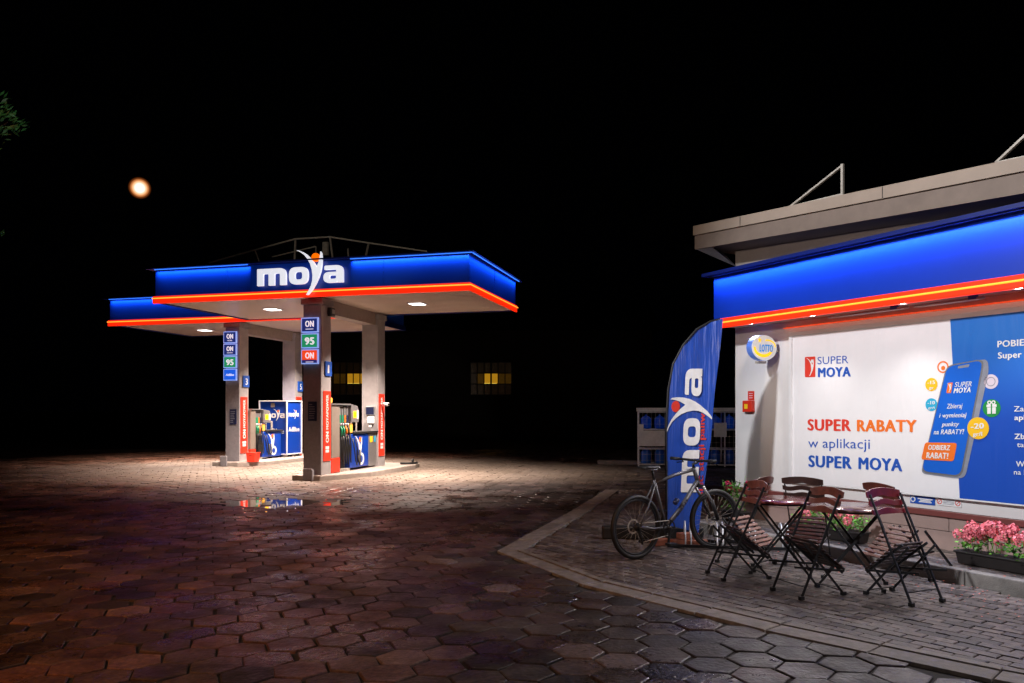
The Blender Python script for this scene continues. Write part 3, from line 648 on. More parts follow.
# ------------------------------------------------------------------ dispensers
def dispenser(loc, L, label, silver=True):
    t = empty('fuel_pump', label, 'fuel pump', loc, TH, 'fuel pumps under the canopies')
    y1, y2, y3 = (.42, .95, 2.0) if silver else (.28, .62, L)
    hk = 0 if silver else -.33; nk = 1 if silver else .62
    mb = MB(); mb.box((-.5, 0, .36), (0, y1, 1.62), 'beige'); mb.build('end_cabinet', None, t, bevel=.012)
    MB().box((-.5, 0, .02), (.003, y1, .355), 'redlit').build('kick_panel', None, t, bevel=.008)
    MB().box((-.42, y1+.003, .02), (-.14, y2-.003, 1.60), 'black').build('hose_bay', None, t)
    MB().box((-.5, y1+.003, 0), (0, y2, .07), 'steel').build('base', None, t)
    # nozzle slots
    cols = ['green', 'green', 'p_orange', 'plum']
    for k in range(4):
        yy = y1+(.07+k*.125)*nk
        mb = MB(); mb.box((-.13, yy-.045, 1.15), (-.03, yy+.045, 1.60), 'silver'); mb.box((-.028, yy-.03, 1.2), (-.02, yy+.03, 1.38), cols[k])
        mb.build('nozzle_holder', None, t)
        mb = MB(); mb.tube([(-.02, yy, 1.12), (.03, yy-.02, 1.02), (.02, yy-.03, .86)], .022, 8, ['green', 'green', 'p_orange', 'black'][k])
        mb.tube([(-.01, yy, 1.18), (-.03, yy, 1.08)], .03, 8, 'silver'); mb.build('nozzle', None, t)
        mb = MB(); pts = []
        x0 = .02; ph = .16+.04*(k % 2)
        for q in range(15):
            u = q/14; pts.append((x0+.04*math.sin(u*3.14), yy-.03+u*.10, .86-(.86-ph)*math.sin(min(1, u*1.6)*1.57)+ (0 if u < .62 else (u-.62)*1.9)))
        mb.tube(pts, .016, 6, 'black'); mb.build('hose', None, t)
    # display head
    mb = MB(); mb.prism([(.46, 1.22), (.46, 1.66), (1.05, 1.66), (1.32, 1.60), (1.36, 1.20), (.95, 1.20), (.95, 1.22)] if 0 else [(.95, 1.20), (1.36, 1.20), (1.38, 1.42), (1.30, 1.60), (1.0, 1.64), (.95, 1.64)], -.46, .04, 'silver', Matrix(((0,0,1,0),(1,0,0,hk),(0,1,0,0),(0,0,0,1))))
    mb.build('display_head', None, t, bevel=.01)
    MB().box((-.5, .0, 1.625), (.03, .95+hk, 1.66), 'silver').build('head_cap', None, t)
    MB().box((.042, 1.04+hk, 1.30), (.047, 1.22+hk, 1.48), 'amber').build('display', None, t)
    mb = MB(); mb.box((.0475, 1.07+hk, 1.33), (.05, 1.19+hk, 1.45), 'lottoyel'); mb.box((.042, 1.25+hk, 1.28), (.046, 1.33+hk, 1.5), 'p_pale'); mb.build('screen', None, t)
    if silver: MB().box((-.4, .1, 1.665), (-.1, .26, 1.80), 'amber').build('top_lamp', None, t, bevel=.03)
    # middle: amber box, rails
    mb = MB(); mb.box((-.1, .97+hk, .94), (.0, 1.10+hk, 1.17), 'amber'); mb.build('receipt_box', None, t, bevel=.01)
    # blue cabinet
    MB().box((-.5, y2+.003, .06), (0, y3, .90), 'pumpblue').build('blue_cabinet', None, t, bevel=.015)
    MB().box((-.52, 1.12+hk, .905), (.04, L+.05, .955), 'black').build('counter', None, t, bevel=.01)
    mb = MB()
    for yy in (1.2, 1.5, 1.8 if silver else 1.55):
        mb.bar((-.25, yy, .955), (-.25, yy, 1.22), .03)
    mb.bar((-.25, 1.19, 1.235), (-.25, 1.82 if silver else 1.56, 1.235), .03); mb.build('rail', 'steel', t)
    # emblem on cabinet
    ym = (y2+y3)/2; s = .34; mb = MB(); mt = Matrix(((0,0,1,.004),(s,0,0,ym-3.75*s),(0,s,0,.42),(0,0,0,1)))
    vs, fs = curve_mesh([YF], .001); mb.add(vs, fs, 'whiteprint', mtx=Matrix(((0,0,1,.004),(.27,0,0,ym-1.0),(0,.27,0,.34),(0,0,0,1))))
    vs, fs = curve_mesh([circ(ym+.1, .26, .16), circ(ym+.1, .26, .09)], .001); mb.add(vs, fs, 'whiteprint', mtx=Matrix(((0,0,1,.004),(1,0,0,0),(0,1,0,0),(0,0,0,1))))
    vs, fs = curve_mesh([circ(ym+.03, .76, .06)], .001); mb.add(vs, fs, 'p_orange', mtx=Matrix(((0,0,1,.006),(1,0,0,0),(0,1,0,0),(0,0,0,1))))
    mb.build('emblem', None, t)
    # two hoses across the blue cabinet
    for k in range(2):
        mb = MB(); a = y2+.07+k*.16*nk; mb.tube([(.03, a, .8), (.06, a+.05, .55), (.06, a+.12, .25), (.05, a+.22, .12), (.03, a+.3, .2), (.03, a+.26, .5)], .016, 6, 'black'); mb.build('hose', None, t)
    if silver:
        MB().box((-.5, y3+.004, .04), (0, L, .90), 'silver').build('side_cabinet', None, t, bevel=.01)
        mb = MB(); mb.box((.002, y3+.08, .66), (.005, y3+.24, .82), 'yellow'); mb.box((.002, y3+.34, .66), (.005, y3+.42, .82), 'p_cyan'); mb.build('sticker', None, t)
    return t
dispenser(cf(-3.68, .78, .12), 2.48, 'nearer fuel pump between the two right-hand columns')
dispenser(cf(-8.40, 4.62, .12), 1.68, 'farther fuel pump in front of the blue cabinet', silver=False).scale = (1, 1, .93)
# AdBlue cabinet
t = empty('fluid_tank_cabinet', 'tall blue cabinet with white edges and white AdBlue lettering', 'tank cabinet', cf(-9.22, 6.32, .12), TH)
w, d, z0, z1 = 1.02, .94, .10, 1.82
MB().box((.03, .03, z0), (w-.03, d-.03, z1-.03), 'pumpblue').build('panels', None, t)
mb = MB(); e = .034
for x in (0, w-e):
    for y in (0, d-e): mb.box((x, y, z0-.02), (x+e, y+e, z1))
for z in (z0-.02, z1-e):
    mb.box((e, -.002, z), (w-e, e, z+e)); mb.box((e, d-e, z), (w-e, d, z+e)); mb.box((-.002, e, z), (e, d-e, z+e)); mb.box((w-e, e, z), (w+.002, d-e, z+e))
mb.build('edge_frame', 'white', t)
mb = MB()
for x in (.05, .45, .87):
    for y in (.04, .42, .80): mb.box((x, y, 0), (x+.1, y+.1, z0-.02))
mb.build('foot', 'steel', t)
mb = MB(); f = face_mtx(); k = .145
moya(mb, Matrix(((k,0,0,.13),(0,0,-1,0.028),(0,k,0,1.26),(0,0,0,1))), 'whiteprint', 'p_orange', .002)
text_to(mb, 'AdBlue', .14, .90, .76, .17, 'whiteprint', f, .03, z=-.024)
for v in range(1): pass
k = .115; moya(mb, Matrix(((0,0,1,w-.028),(k,0,0,.14),(0,k,0,1.30),(0,0,0,1))), 'whiteprint', 'p_orange', .002)
text_to(mb, 'AdBlue', .14, .80, .82, .15, 'whiteprint', side_mtx(), .03, z=w-.026)
mb.build('lettering', None, t)
MB().box((.42, .02, 1.60), (.56, .028, 1.73), 'beige').build('tag', None, t)
# red bucket
t = empty('fire_bucket', 'orange red bucket standing beside the far left column', 'bucket', cf(-7.97, 4.1, .12), TH); t.scale = (.74, .74, .9)
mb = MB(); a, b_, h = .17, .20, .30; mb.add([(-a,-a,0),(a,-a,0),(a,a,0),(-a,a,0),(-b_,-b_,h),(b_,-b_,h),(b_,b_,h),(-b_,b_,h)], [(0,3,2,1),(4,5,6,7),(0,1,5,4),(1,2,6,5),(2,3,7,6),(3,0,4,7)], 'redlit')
mb.build('body', None, t, bevel=.02); mb = MB(); mb.box((-.21,-.21,.285), (.21,.21,.305), 'redlit'); mb.build('rim', None, t, bevel=.006)
MB().tube([(-.2,0,.3), (-.2,-.12,.24), (0,-.22,.2), (.2,-.12,.24), (.2,0,.3)], .008, 6, 'blackmetal').build('handle', None, t)
# ground pipe at the end of island 1
t = empty('fill_point', 'low black fill pipe lying on the island end behind the second column', 'pipe', cf(-3.3, 4.2, .12), TH)
MB().tube([(-.1,0,.03), (.1,.1,.03), (.25,.25,.03), (.2,.5,.03)], .03, 8, 'black').build('pipe', None, t); MB().tube([(.15,.3,0), (.15,.3,.14)], .035, 8, 'blackmetal').build('cap', None, t)
# ------------------------------------------------------------------ shop building
S = empty('station_shop', 'white rendered station shop with a glowing blue fascia and brown cornice', 'building', WO, WT)
UL = -2.87; UR = 9
mb = MB(); mb.box((UL, 0, .54), (UR, 7, 3.0)); mb.build('wall', 'wall', S)
mb = MB(); u = UL-.03
while u < UR: mb.box((u+.003, -.03, -.02), (min(u+1.2, UR)-.003, .0, .325)); mb.box((u-.4 if u > UL else u, -.03, .331), (min(u+.8, UR)-.006, .0, .475)); u += 1.2
mb.box((UL-.03, 0, -.02), (UL-.002, 7, .475))
mb.build('plinth', 'plinth', S, bevel=.003)
MB().box((UL-.05, -.06, .478), (UR, .02, .537)).build('sill', 'sill', S, bevel=.004)
# upper wall behind fascia top

# fascia box
P = .45; FZ0, FZ1 = 2.735, 3.44; FL = UL+.06
MB().box((FL, -P, FZ0+.12), (UR, -P+.04, FZ1)).build('fascia', 'shopblue', S)
MB().box((FL-.08, -P-.15, FZ1+.002), (UR, .0-.014, FZ1+.045)).build('fascia_lip', 'bluelip', S)
MB().box((FL, -P+.042, FZ0+.05), (FL+.03, -.002, FZ1)).build('fascia_end', 'bluelip', S)
MB().box((FL+.09, -P-.05, FZ0-.01), (UR, -P+.002, FZ0+.118)).build('light_band', 'ledred', S, bevel=.012)
MB().tube([(FL+.10, -P-.054, FZ0+.06), (UR, -P-.054, FZ0+.06)], .010).build('led_tube', 'ledcore', S)
MB().box((FL+.03, -P+.003, FZ0+.02), (UR, -.002, FZ0+.045)).build('soffit', 'soffitb', S)
MB().bar((FL+.03, -P-.10, FZ1-.008), (UR, -P-.10, FZ1-.008), .02, .012).build('led_strip', 'bluelip', S)
led_light(Matrix.Translation(WO) @ Matrix.Rotation(WT, 4, 'Z'), (FL, -P-.065, 0), (UR, -P-.065, 0), FZ1-.02, (0, 1, 0), 8)
# thin red line on wall top
ul = wuv(784, 327.5, -.02)
MB().box((ul[0], -.035, 2.675), (UR, -.0, 2.683)).build('trim_line', 'orangelit', S)
# cornice (falls towards the camera)
def cz(u): return 3.87 - (u+3.1)*.066
mb = MB(); q = .53; u0 = -3.11; u1 = 9
def prof(y0, y1, a, b): return [(u0,y0,cz(u0)+a),(u1,y0,cz(u1)+a),(u1,y1,cz(u1)+a),(u0,y1,cz(u0)+a),(u0,y0,cz(u0)+b),(u1,y0,cz(u1)+b),(u1,y1,cz(u1)+b),(u0,y1,cz(u0)+b)]
BF = [(0,3,2,1),(4,5,6,7),(0,1,5,4),(1,2,6,5),(2,3,7,6),(3,0,4,7)]
up_ = MB(); zt0, zt1 = cz(UL)-.002, cz(UR)-.002
up_.add([(UL,0,3.002),(UR,0,3.002),(UR,7,3.002),(UL,7,3.002),(UL,0,zt0),(UR,0,zt1),(UR,7,zt1),(UL,7,zt0)], BF, 'upwall'); up_.build('upper_wall', None, S)
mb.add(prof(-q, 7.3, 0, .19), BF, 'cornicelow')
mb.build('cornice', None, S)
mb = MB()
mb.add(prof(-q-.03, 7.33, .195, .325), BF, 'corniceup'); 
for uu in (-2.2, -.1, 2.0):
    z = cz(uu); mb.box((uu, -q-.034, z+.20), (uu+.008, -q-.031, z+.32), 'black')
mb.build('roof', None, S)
mb = MB(); mb.add([(u0+.02, -q+.01, cz(u0)-.002), (u0+.02, -.02, cz(u0)-.002), (UL+.05, -.02, cz(u0)-.25), (u0+.3, -q+.01, cz(u0)-.002)], [(0,1,2),(0,2,3),(0,3,1),(1,3,2)], 'p_grey'); mb.build('eave_bracket', None, S)
# roof brackets (steel triangles)
def tri(px, py0, py1, pxl, pyl, v, label):
    a = wuv(px, py0, v); b_ = wuv(px, py1, v); c = wuv(pxl, pyl, v)
    t = empty('roof_bracket', label, 'roof bracket', wl(b_[0], v, b_[1]), WT, 'steel triangles on the shop roof')
    mb = MB(); p = Vector((a[0]-b_[0], 0, a[1]-b_[1])); q_ = Vector((c[0]-b_[0], 0, c[1]-b_[1]))
    mb.bar((0,0,0), p, .028, .028); mb.build('post', 'steel', t); mb = MB(); mb.bar(p*.95, q_, .03, .022); mb.build('brace', 'steel', t)
    mb = MB(); mb.bar(q_, (0,0,.02), .03, .02); mb.build('base_rail', 'steel', t)
tri(842.5, 164, 196, 790, 207, -.4, 'thin steel triangle standing on the shop roof, fully in view')
tri(1040, 120, 156, 996, 163, -.4, 'thin steel triangle on the shop roof cut off by the right edge')
# soffit lamps
for i, (pxa, pya, pxb, pyb, lb_) in enumerate(((805, 315.5, 905, 305.5, 'left'), (905, 305.5, 990, 296.5, 'right'))):
    vv = -.30; zz = FZ0-.02
    def onz(px, py):
        r = ray(px, py); s = (zz-CAMZ)/r.z; p = Vector((0,0,CAMZ))+r*s-WO; return p.dot(WD), p.dot(WV)
    a = onz(pxa, pya); b_ = onz(pxb, pyb)
    t = empty('soffit_lamp', 'slim grey tube lamp under the shop fascia, %s of the two' % ('left' if i == 0 else 'right'), 'lamp', wl(a[0], -.27, zz), WT, 'slim lamps under the shop fascia')
    Lg = b_[0]-a[0]-.06
    MB().tube([(0,0,0), (Lg,0,0)], .014, 8, 'steel').build('housing', None, t)
    MB().tube([(.05,-.002,-.008), (Lg-.05,-.002,-.008)], .011, 8, 'tubeoff').build('tube', None, t)
    MB().box((Lg*.8, -.02, -.004), (Lg*.8+.08, .02, .036), 'p_blue').build('clip', None, t)
SL = -38
for uu, pw_ in ((-2.2, 6), (-1.2, 9), (0, 11), (1.2, 12), (2.6, 12), (4.2, 12)):
    l = bpy.data.lights.new('soffit_light', 'SPOT'); l.energy = pw_*8; l.color = (1, .94, .90); l.spot_size = R(150); l.spot_blend = .9; l.shadow_soft_size = .03
    o = bpy.data.objects.new('soffit_light', l); COL.objects.link(o); o.location = wl(uu, -.36, 2.70)
    o.rotation_euler = (WV*-.75+Vector((0, 0, -1))).to_track_quat('-Z', 'Y').to_euler()
# banner ----------------------------------------------------------------
BV = -.075
BU0 = wuv(791.5, 338, BV)[0]; BU1 = 4.6; BZ0, BZ1 = .695, 2.56
B = empty('advert_banner', 'large white and blue discount advert banner on the shop wall', 'banner', WO, WT)
mb = MB(); e = .05
mb.box((BU0-e, BV+.02, BZ0-.018), (BU1+e, -.003, BZ0)); mb.box((BU0-e, BV, BZ1), (BU1+e, -.003, BZ1+e)); mb.box((BU0-e, BV, BZ0+.002), (BU0, -.003, BZ1-.002))
mb.build('frame', 'silver' if 0 else 'white', B, bevel=.004)
ut = wuv(949, 321, BV)[0]; ub = wuv(958.5, 494, BV)[0]
def sheet(mb, pts, v, mt):
    """pts are (u,z); thin printed sheet with real thickness below visibility"""
    mb.add([(a, v, b_) for a, b_ in pts], [tuple(range(len(pts)))], mt)
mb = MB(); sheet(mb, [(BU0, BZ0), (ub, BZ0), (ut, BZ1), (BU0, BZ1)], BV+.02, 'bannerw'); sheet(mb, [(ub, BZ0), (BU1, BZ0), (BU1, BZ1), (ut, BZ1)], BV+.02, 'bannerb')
mb.build('sheet', None, B)
BM = Matrix(((1,0,0,0),(0,0,-1,0),(0,1,0,0),(0,0,0,1)))
BS = -(BV+.02)+.001  # z offset (toward viewer) of prints
def bw(px, py): return wuv(px, py, BV+.02)
def btext(name, s, pxa, pya, pxb, pyb, hpx, mt, bold=.02, shear=0, layer=1, parent=None):
    global mb
    own = MB() if layer == 1 else mb
    """baseline from (pxa,pya) to (pxb,pyb); cap height measured at left in px"""
    a = bw(pxa, pya); b_ = bw(pxb, pyb); h = bw(pxa, pya-hpx)[1]-a[1]
    vs, fs = text_geo(s, bold, 0, shear); x0 = min(v[0] for v in vs); x1 = max(v[0] for v in vs)
    sx = (b_[0]-a[0])/(x1-x0); sy = h/.729; sl = (b_[1]-a[1])/(b_[0]-a[0])
    own.add([(a[0]+(v[0]-x0)*sx, -(BS+.0012*layer)-v[2], a[1]+v[1]*sy+(v[0]-x0)*sx*sl) for v in vs], fs, mt)
    if layer == 1: own.build('printed_word', None, B)
def bpoly(pts, mt, layer=1, r=0):
    P_ = [bw(*p) for p in pts]
    if r: P_ = rp(P_, r)
    # ensure CCW from viewer
    ar = sum(P_[i-1][0]*P_[i][1]-P_[i][0]*P_[i-1][1] for i in range(len(P_)))
    if ar < 0: P_ = P_[::-1]
    mb.add([(a, -(BS+.0012*layer), b_) for a, b_ in P_], [tuple(range(len(P_)))], mt)
def bcirc(px, py, rpx, mt, layer=1, inner=0):
    c = bw(px, py); r = abs(bw(px, py-rpx)[1]-c[1])
    if inner:
        vs, fs = curve_mesh([circ(c[0], c[1], r), circ(c[0], c[1], r*inner)], 0); mb.add([(x, -(BS+.0012*layer), y) for x, y, z in vs], fs, mt)
    else: mb.add([(x, -(BS+.0012*layer), y) for x, y in circ(c[0], c[1], r)], [tuple(range(28))], mt)
def byfig(px, py, hpx, mt, layer):
    c = bw(px, py); s = abs(bw(px, py-hpx)[1]-c[1])/2.7
    vs, fs = curve_mesh([YF], 0); mb.add([(c[0]+(x-3.4)*s*.85, -(BS+.0012*layer), c[1]+(y+.7)*s) for x, y, z in vs], fs, mt)
    mb.add([(c[0]+(x-3.4)*s*.85, -(BS+.0012*layer), c[1]+(y+.7)*s) for x, y in circ(*BALL)], [tuple(range(28))], mt)
mb = MB()
bpoly([(805, 357), (815.5, 356.4), (815.5, 377), (805, 377.3)], 'p_red', 1, .015); byfig(810.3, 376.3, 18.5, 'whiteprint', 2)
btext('', 'SUPER', 817.6, 364.3, 848.5, 363.2, 7.8, 'p_blue', .0); btext('', 'MOYA', 818, 377, 851, 376.3, 9.6, 'p_blue', .06)
btext('', 'SUPER', 807.5, 430.2, 851.3, 431.0, 11.5, 'p_red', .055); btext('', 'RABATY', 857, 431.1, 917, 432, 11.8, 'p_orange', .055)
btext('', 'w aplikacji', 808.3, 447.3, 870, 448.8, 9.6, 'p_blue', .004)
btext('', 'SUPER', 808.5, 466.6, 852, 468.6, 11.8, 'p_blue', .055); btext('', 'MOYA', 858.5, 468.9, 902.5, 471.2, 12.2, 'p_blue', .055)
btext('', 'POBIERZ', 997.5, 347.3, 1038, 344.5, 6.6, 'whiteprint', .035); btext('', 'Super MOYA', 998, 358.6, 1056, 355.6, 6.4, 'whiteprint', .035)
btext('', 'Zainstaluj', 1014, 411.5, 1052, 411, 5.6, 'whiteprint', .01); btext('', 'aplikację', 1014.5, 420, 1050, 420, 5.4, 'whiteprint', .035)
btext('', 'Zbieraj', 1014.5, 439, 1042, 439, 5.6, 'whiteprint', .035); btext('', 'tankując', 1017, 447, 1050, 447.6, 5.2, 'whiteprint', .01)
btext('', 'Wymień', 1016, 466.5, 1046, 467.4, 5.8, 'whiteprint', .02); btext('', 'na RABAT', 1014, 474.5, 1050, 475.7, 5.4, 'whiteprint', .01)
mb.build('printed_emblem', None, B)
mb = MB()
# phone
bpoly([(947.5, 366), (987.8, 358.6), (989, 371), (965.5, 477), (957.5, 478.8), (921, 473.5)], 'p_grey', 1, .06)
bpoly([(946.6, 365.4), (985.0, 358.6), (961.8, 477.6), (921.0, 472.6)], 'silver', 2, .085)
bpoly([(947.5, 366.5), (983.2, 360), (960.5, 475.8), (922.0, 471)], 'p_screen', 3, .08)
bpoly([(958.5, 366), (970, 364), (969.2, 367), (957.9, 368.6)], 'p_grey', 4, .012)
bpoly([(948.3, 383), (953.2, 382.3), (951.3, 393), (946.6, 393.2)], 'p_orange', 4, .01); byfig(949.4, 392.5, 9.5, 'whiteprint', 5)
btext('', 'SUPER', 955, 387.1, 972, 386.2, 5, 'whiteprint', .01, .25, 4); btext('', 'MOYA', 953.8, 393.2, 971, 392, 5.2, 'whiteprint', .05, .25, 4)
btext('', 'Zbieraj', 947, 408.6, 963, 408, 5, 'whiteprint', .01, .25, 4); btext('', 'i wymieniaj', 939.5, 417.6, 967, 417, 4.6, 'whiteprint', .025, .25, 4)
btext('', 'punkty', 942, 426.4, 959.5, 426, 4.5, 'whiteprint', .03, .25, 4); btext('', 'na RABATY!', 934, 434.3, 964.5, 434, 5, 'whiteprint', .03, .25, 4)
bpoly([(925.5, 442.3), (957.5, 443), (954, 461.3), (921.5, 459.5)], 'p_orange', 5, .03)
btext('', 'ODBIERZ', 928.6, 449.6, 951, 450.2, 5, 'whiteprint', .05, .15, 6); btext('', 'RABAT!', 926.7, 458, 949, 458.8, 6, 'whiteprint', .05, .15, 6)
mb.build('phone_picture', None, B)
mb = MB()
bcirc(943, 367, 6, 'p_orange', 1, .75); bcirc(943.2, 368, 2.2, 'p_orange', 1)
mb.build('printed_badge', None, B); mb = MB()
bcirc(931.5, 384.5, 6.6, 'p_yellow', 1); btext('', '-15', 927.6, 384.3, 935.2, 384, 3.6, 'whiteprint', .04, 0, 2); btext('', 'gr', 929.3, 389, 934, 389, 2.6, 'whiteprint', .04, 0, 2)
mb.build('printed_badge', None, B); mb = MB()
bcirc(931.5, 404.6, 6.4, 'p_cyan', 1); btext('', '-10', 927.6, 404.5, 935.2, 404.3, 3.6, 'whiteprint', .04, 0, 2); btext('', 'gr/l', 928.3, 408.8, 934.8, 408.8, 2.2, 'whiteprint', .03, 0, 2)
mb.build('printed_badge', None, B); mb = MB()
bcirc(991, 381.6, 7.3, 'p_pale', 1); bcirc(991, 381.6, 4.6, 'p_grey', 2, .86)
mb.build('printed_badge', None, B); mb = MB()
bcirc(991.7, 408.2, 9, 'p_green', 1)
bpoly([(987.4, 407.5), (996, 407.1), (996, 413.6), (987.4, 413.8)], 'whiteprint', 2); bpoly([(986.7, 404.6), (996.8, 404.2), (996.8, 406.8), (986.7, 407.1)], 'whiteprint', 2)
bcirc(989.6, 402.6, 2.1, 'whiteprint', 2, .5); bcirc(993.6, 402.4, 2.1, 'whiteprint', 2, .5); bpoly([(991.1, 404.4), (992.3, 404.4), (992.3, 413.7), (991.1, 413.7)], 'p_green', 3)
mb.build('printed_badge', None, B); mb = MB()
bcirc(978.4, 428.2, 11, 'p_yellow', 5); btext('', '-20', 971, 429, 984.5, 428.4, 5.6, 'whiteprint', .055, 0, 6); btext('', 'gr/l', 973.3, 436, 982.8, 435.7, 4, 'whiteprint', .045, 0, 6)
mb.build('printed_badge', None, B)
# stickers under the banner
def sticker(pa, pb, mt, label, fn):
    global mb
    a = wuv(*pa, -.006); b_ = wuv(*pb, -.006)
    t = empty('notice_sticker', label, 'sticker', wl(a[0], -.006, a[1]), WT)
    w, h = b_[0]-a[0], a[1]-b_[1]
    MB().box((0, -.003, -h), (w, .004, 0), mt).build('plate', None, t)
    m_ = MB(); fn(m_, w, h); m_.build('printing', None, t)
def f1(m_, w, h):
    vs, fs = curve_mesh([circ(.12*w, -.5*h, .36*h)], 0); m_.add([(x, -.005, y) for x, y, z in vs], fs, 'whiteprint')
    vs, fs = curve_mesh([circ(.12*w, -.5*h, .22*h)], 0); m_.add([(x, -.0065, y) for x, y, z in vs], fs, 'p_blue')
    for k, (a, b_) in enumerate(((.32, .92), (.42, .84), (.36, .88))): m_.box((a*w, -.005, -h*(.28+.18*k)-.012), (b_*w, -.0035, -h*(.28+.18*k)), 'whiteprint')
def f2(m_, w, h):
    for c in (.12, .86):
        vs, fs = curve_mesh([circ(c*w, -.5*h, .36*h), circ(c*w, -.5*h, .27*h)], 0); m_.add([(x, -.005, y) for x, y, z in vs], fs, 'p_red')
        m_.bar((c*w-.02, -.0045, -.5*h-.02), (c*w+.02, -.0045, -.5*h+.02), .001, .006, 'p_red')
    for k in range(4): m_.box((.28*w, -.005, -h*(.2+.17*k)-.005), (.72*w, -.0035, -h*(.2+.17*k)), 'p_grey')
sticker((910.3, 494.8), (935, 505.5), 'p_blue', 'small blue notice sticker below the banner', f1)
sticker((936.8, 497.2), (961.5, 507.6), 'whiteprint', 'small white no entry notice sticker below the banner', f2)
# lotto sign -------------------------------------------------------------
lp = wuv(761.5, 348, -.30)
t = empty('lottery_sign', 'oval white Lotto light box sticking out from the shop wall', 'sign', wl(lp[0], -.30, lp[1]), WT)
rx, rz, th = .222, .165, .09
f = Matrix(((0,0,1,0),(1,0,0,0),(0,1,0,0),(0,0,0,1)))
vs, fs = curve_mesh([circ(0, 0, rx, rz, 40)], th); MB().add([(x, y, z) for x, y, z in vs], fs, 'lottoside', mtx=f).build('housing', None, t)
vs, fs = curve_mesh([circ(0, 0, rx*.985, rz*.985, 40)], .006); MB().add([(x, y, z+th/2+.004) for x, y, z in vs], fs, 'lotto', mtx=f).build('face', None, t)
mb = MB(); text_to(mb, 'LOTTO', -.09, .145, -.05, .095, 'lottotext', f, .06, z=th/2+.010, shear=.1)
arc = [(-.02+.17*math.cos(a)-0, -.01+.115*math.sin(a)) for a in [R(k) for k in range(170, 345, 12)]]; arc2 = [(-.02+.135*math.cos(a), .0+.085*math.sin(a)) for a in [R(k) for k in range(345, 170, -12)]]
vs, fs = curve_mesh([arc+arc2], 0); mb.add([(x, y, th/2+.009) for x, y, z in vs], fs, 'lottoyel', mtx=f)
arc = [(.05+.15*math.cos(a), .02+.09*math.sin(a)) for a in [R(k) for k in range(-10, 110, 10)]]; arc2 = [(.05+.13*math.cos(a), .02+.07*math.sin(a)) for a in [R(k) for k in range(110, -10, -10)]]
vs, fs = curve_mesh([arc+arc2], 0); mb.add([(x, y, th/2+.009) for x, y, z in vs], fs, 'lottoyel', mtx=f)
star = [(-.085+(.04 if k % 2 == 0 else .017)*math.cos(R(90+36*k)), .095+(.04 if k % 2 == 0 else .017)*math.sin(R(90+36*k))) for k in range(10)]
vs, fs = curve_mesh([star], 0); mb.add([(x, y, th/2+.009) for x, y, z in vs], fs, 'lottoyel', mtx=f)
mb.build('lettering', None, t)
mb = MB(); mb.tube([(0, .2, -.03), (0, .30, -.03)], .02, 8, 'steel'); mb.build('bracket', None, t); MB().bar((-.04, -.05, -rz-.02), (-.04, .1, -rz-.02), .05, .03, 'steel').build('clamp', None, t)
# fire alarm box ----------------------------------------------------------
a = wuv(746, 412, 0); b_ = wuv(755, 400.5, 0); w = b_[0]-a[0]; h = b_[1]-a[1]
t = empty('fire_alarm_box', 'red fire alarm box with a yellow window on the shop corner wall', 'alarm box', wl(a[0], 0, a[1]), WT)
MB().box((0, -.07, 0), (w, -.002, h), 'redpaint').build('case', None, t, bevel=.008); MB().box((w*.25, -.074, h*.28), (w*.6, -.071, h*.7), 'yellow').build('window', None, t)
a = wuv(748.5, 400, 0); b_ = wuv(754.5, 391, 0); t = empty('red_wall_sign', 'small red sign just above the alarm box', 'sign', wl(a[0], 0, a[1]), WT)
w = b_[0]-a[0]; h = b_[1]-a[1]
MB().box((0, -.012, 0), (w, -.002, h), 'redpaint').build('plate', None, t); mb = MB()
for k in range(3): mb.box((w*.2, -.015, h*(.2+.25*k)), (w*.8, -.0125, h*(.27+.25*k)), 'p_pale')
mb.build('printing', None, t)
# ------------------------------------------------------------------ feather flag
YF_ = 9.55
def fl(px, py): return ((px-CX)/F*YF_, CAMZ-(py-HY)/F*YF_)
Lp = [fl(*p) for p in ((667.5,522),(667,470),(667,425),(669,390),(674,364),(684,345),(697.5,329.3),(711,321.5),(721,319))]
Rp = [fl(*p) for p in ((698,528),(705.5,475),(711,440),(714.5,392),(718.5,360),(721,338),(722,328),(722.6,322),(723,319.2))]
def interp(P_, z):
    for i in range(len(P_)-1):
        if P_[i][1] <= z <= P_[i+1][1]: k = (z-P_[i][1])/(P_[i+1][1]-P_[i][1]); return P_[i][0]+(P_[i+1][0]-P_[i][0])*k
    return P_[0][0] if z < P_[0][1] else P_[-1][0]
fx0 = Lp[0][0]
T = empty('feather_flag', 'tall blue feather flag with white lettering beside the shop corner', 'flag', (fx0, YF_, 0), 0)
def wave(x, z): return .012*math.sin(x*13+z*1.3)+.006*math.sin(x*27-z*2)
mb = MB(); nz_, nx_ = 60, 16; vs = []
zb, zt = .22, Lp[-1][1]
for i in range(nz_+1):
    z = zb+(zt-zb)*i/nz_; xl = interp(Lp, z)-fx0; xr = interp(Rp, z)-fx0
    for j in range(nx_+1):
        x = xl+(xr-xl)*j/nx_; vs.append((x, wave(x, z), z-(.09*j/nx_*(1-i/nz_)**6)))
fs = [(i*(nx_+1)+j, i*(nx_+1)+j+1, (i+1)*(nx_+1)+j+1, (i+1)*(nx_+1)+j) for i in range(nz_) for j in range(nx_)]
mb.add(vs, fs, 'flag', True); mb.build('fabric', None, T)
mb = MB(); pp = [(-.012, 0, .1), (-.012, 0, 1.0)]+[(p[0]-fx0-.012, 0, p[1]) for p in Lp[1:]]; mb.tube(pp, .013, 8, 'black'); mb.build('pole', None, T)
